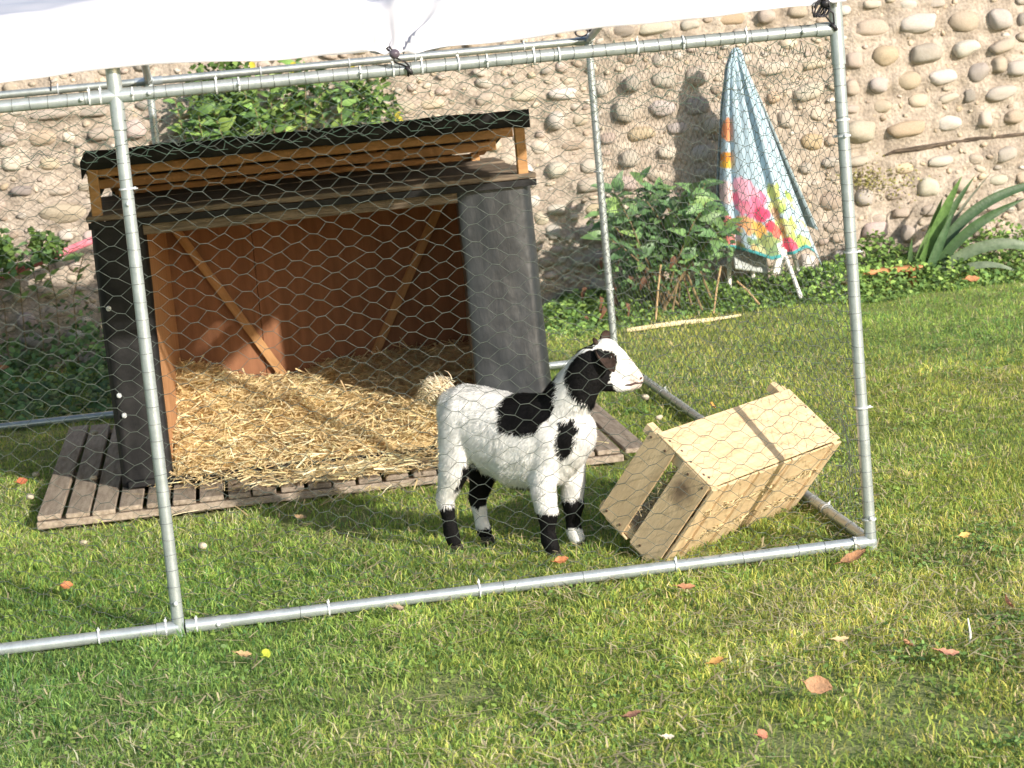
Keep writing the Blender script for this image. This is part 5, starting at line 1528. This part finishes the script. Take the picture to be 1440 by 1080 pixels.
BR, OR_, RD, TN = (.50, .28, .16), (.60, .26, .12), (.42, .17, .10), (.50, .36, .20)
fallen(1.465, -1.34, .066, .046, (.58, .34, .20), 'largest curled brown leaf on the lawn in the foreground', -.5, .45, .040)
fallen(1.757, -1.086, .040, .030, BR, 'small round brown leaf between the white twig and the largest brown leaf', 1.2, .3, .034)
fallen(1.818, -1.198, .066, .024, (.50, .27, .19), 'narrow reddish brown leaf lying just below the white twig', .35, .2, .034)
fallen(2.086, -.876, .042, .040, (.58, .28, .20), 'upright reddish leaf at the right edge of the lawn', 1.4, .8, .044)
fallen(2.24, -.127, .035, .022, (.66, .46, .16), 'small yellow-brown leaf on the grass right of the corner post', .2, .3, .034)
fallen(-.342, .606, .040, .030, OR_, 'bright orange leaf on the grass inside the pen, left of the front post', .1, .4, .034)
fallen(-.62, 2.461, .045, .035, (.50, .17, .09), 'dark red leaf at the left of the pallet platform', .4, .4, .034)
fallen(1.120, .195, .045, .028, (.60, .25, .11), 'orange leaf lying in front of the goat\'s front hooves', .1, .3, .026)
fallen(.173, -.428, .045, .022, TN, 'tan leaf in front of the bottom rail near the yellow-green leaf', .3, .2, .034)
fallen(.231, -.456, .032, .026, (.42, .50, .06), 'yellow-green leaf in front of the bottom rail', 1.0, .5, .036)
fallen(1.03, -1.341, .042, .018, (.26, .14, .10), 'thin dark brown leaf in the middle of the foreground lawn', .2, .2, .032)
fallen(1.263, -1.60, .032, .026, (.44, .20, .14), 'small red-brown leaf near the bottom edge of the lawn', .6, .5, .034)
fallen(1.899, -.165, .085, .034, (.44, .24, .13), 'brown leaf tucked under the corner joint of the bottom rail', .15, .2, .020)
fallen(.605, -.133, .045, .030, (.32, .26, .20), 'grey-brown leaf just in front of the bottom rail', .8, .2, .028)
fallen(.401, 1.197, .060, .018, (.52, .38, .24), 'curled tan leaf on the grass between the pallet and the bottom rail', -.9, .3, .034)
fallen(2.083, 2.361, .045, .034, (.74, .40, .10), 'orange-yellow leaf in the grass behind the crate', 1.2, .6, .040)
fallen(1.387, -.288, .055, .024, (.44, .23, .13), 'brown leaf in front of the rail below the crate', .2, .2, .028)
fallen(-.893, 4.801, .10, .04, (.50, .24, .10), 'rusty orange leaf among the ivy at the far left', .2, .3, .18)
fallen(4.126, 5.062, .09, .05, (.50, .24, .12), 'brown leaf on the ground cover in front of the sword-leaved plant', .2, .3, .06)
fallen(1.071, -1.532, .030, .014, (.70, .66, .56), 'small whitish leaf scrap near the bottom of the lawn', .2, .2, .034)
fallen(1.62, -.98, .045, .018, (.62, .50, .30), 'straw-coloured leaf scrap between two brown leaves', .15, .2, .034)
fallen(1.30, -1.02, .040, .022, (.52, .30, .10), 'ochre leaf left of the largest brown leaf', .3, .2, .032)
def pebble(x, y, r, label, z=.022):
    bm = bmesh.new(); bmesh.ops.create_icosphere(bm, subdivisions=2, radius=1)
    sd_ = random.uniform(0, 50)
    for v in bm.verts:
        v.co *= 1 + .25 * n3(v.co.x * 1.3 + sd_, v.co.y * 1.3, v.co.z * 1.3)
        v.co = Vector((v.co.x * r, v.co.y * r * .8, v.co.z * r * .62))
    tag(link('pebble', bm_mesh('pebble', bm, True), 'pebble', None, (x, y, z), (0, 0, random.uniform(0, 3))), label, 'pebble')
pebble(-.335, 2.24, .017, 'pale pebble lying on the boards of the pallet', .062)
pebble(-.575, 2.22, .020, 'pale pebble in the grass beside the left edge of the pallet')
pebble(-.585, 2.68, .018, 'pale pebble farthest left behind the mesh')
pebble(-.329, 1.282, .015, 'pale pebble in the grass in front of the pallet, left of the front post')
pebble(.068, 1.018, .019, 'pale pebble in the grass to the right of the front post')
pebble(-.379, 3.30, .018, 'pale pebble on the back of the pallet boards', .062)
pebble(1.898, 2.794, .020, 'tan pebble in the grass by the side rail', .034)
pebble(1.853, 2.294, .017, 'pale pebble behind the crate, close to the pallet boards', .034)
pebble(1.66, 1.80, .020, 'tan pebble at the right end of the pallet', .03)
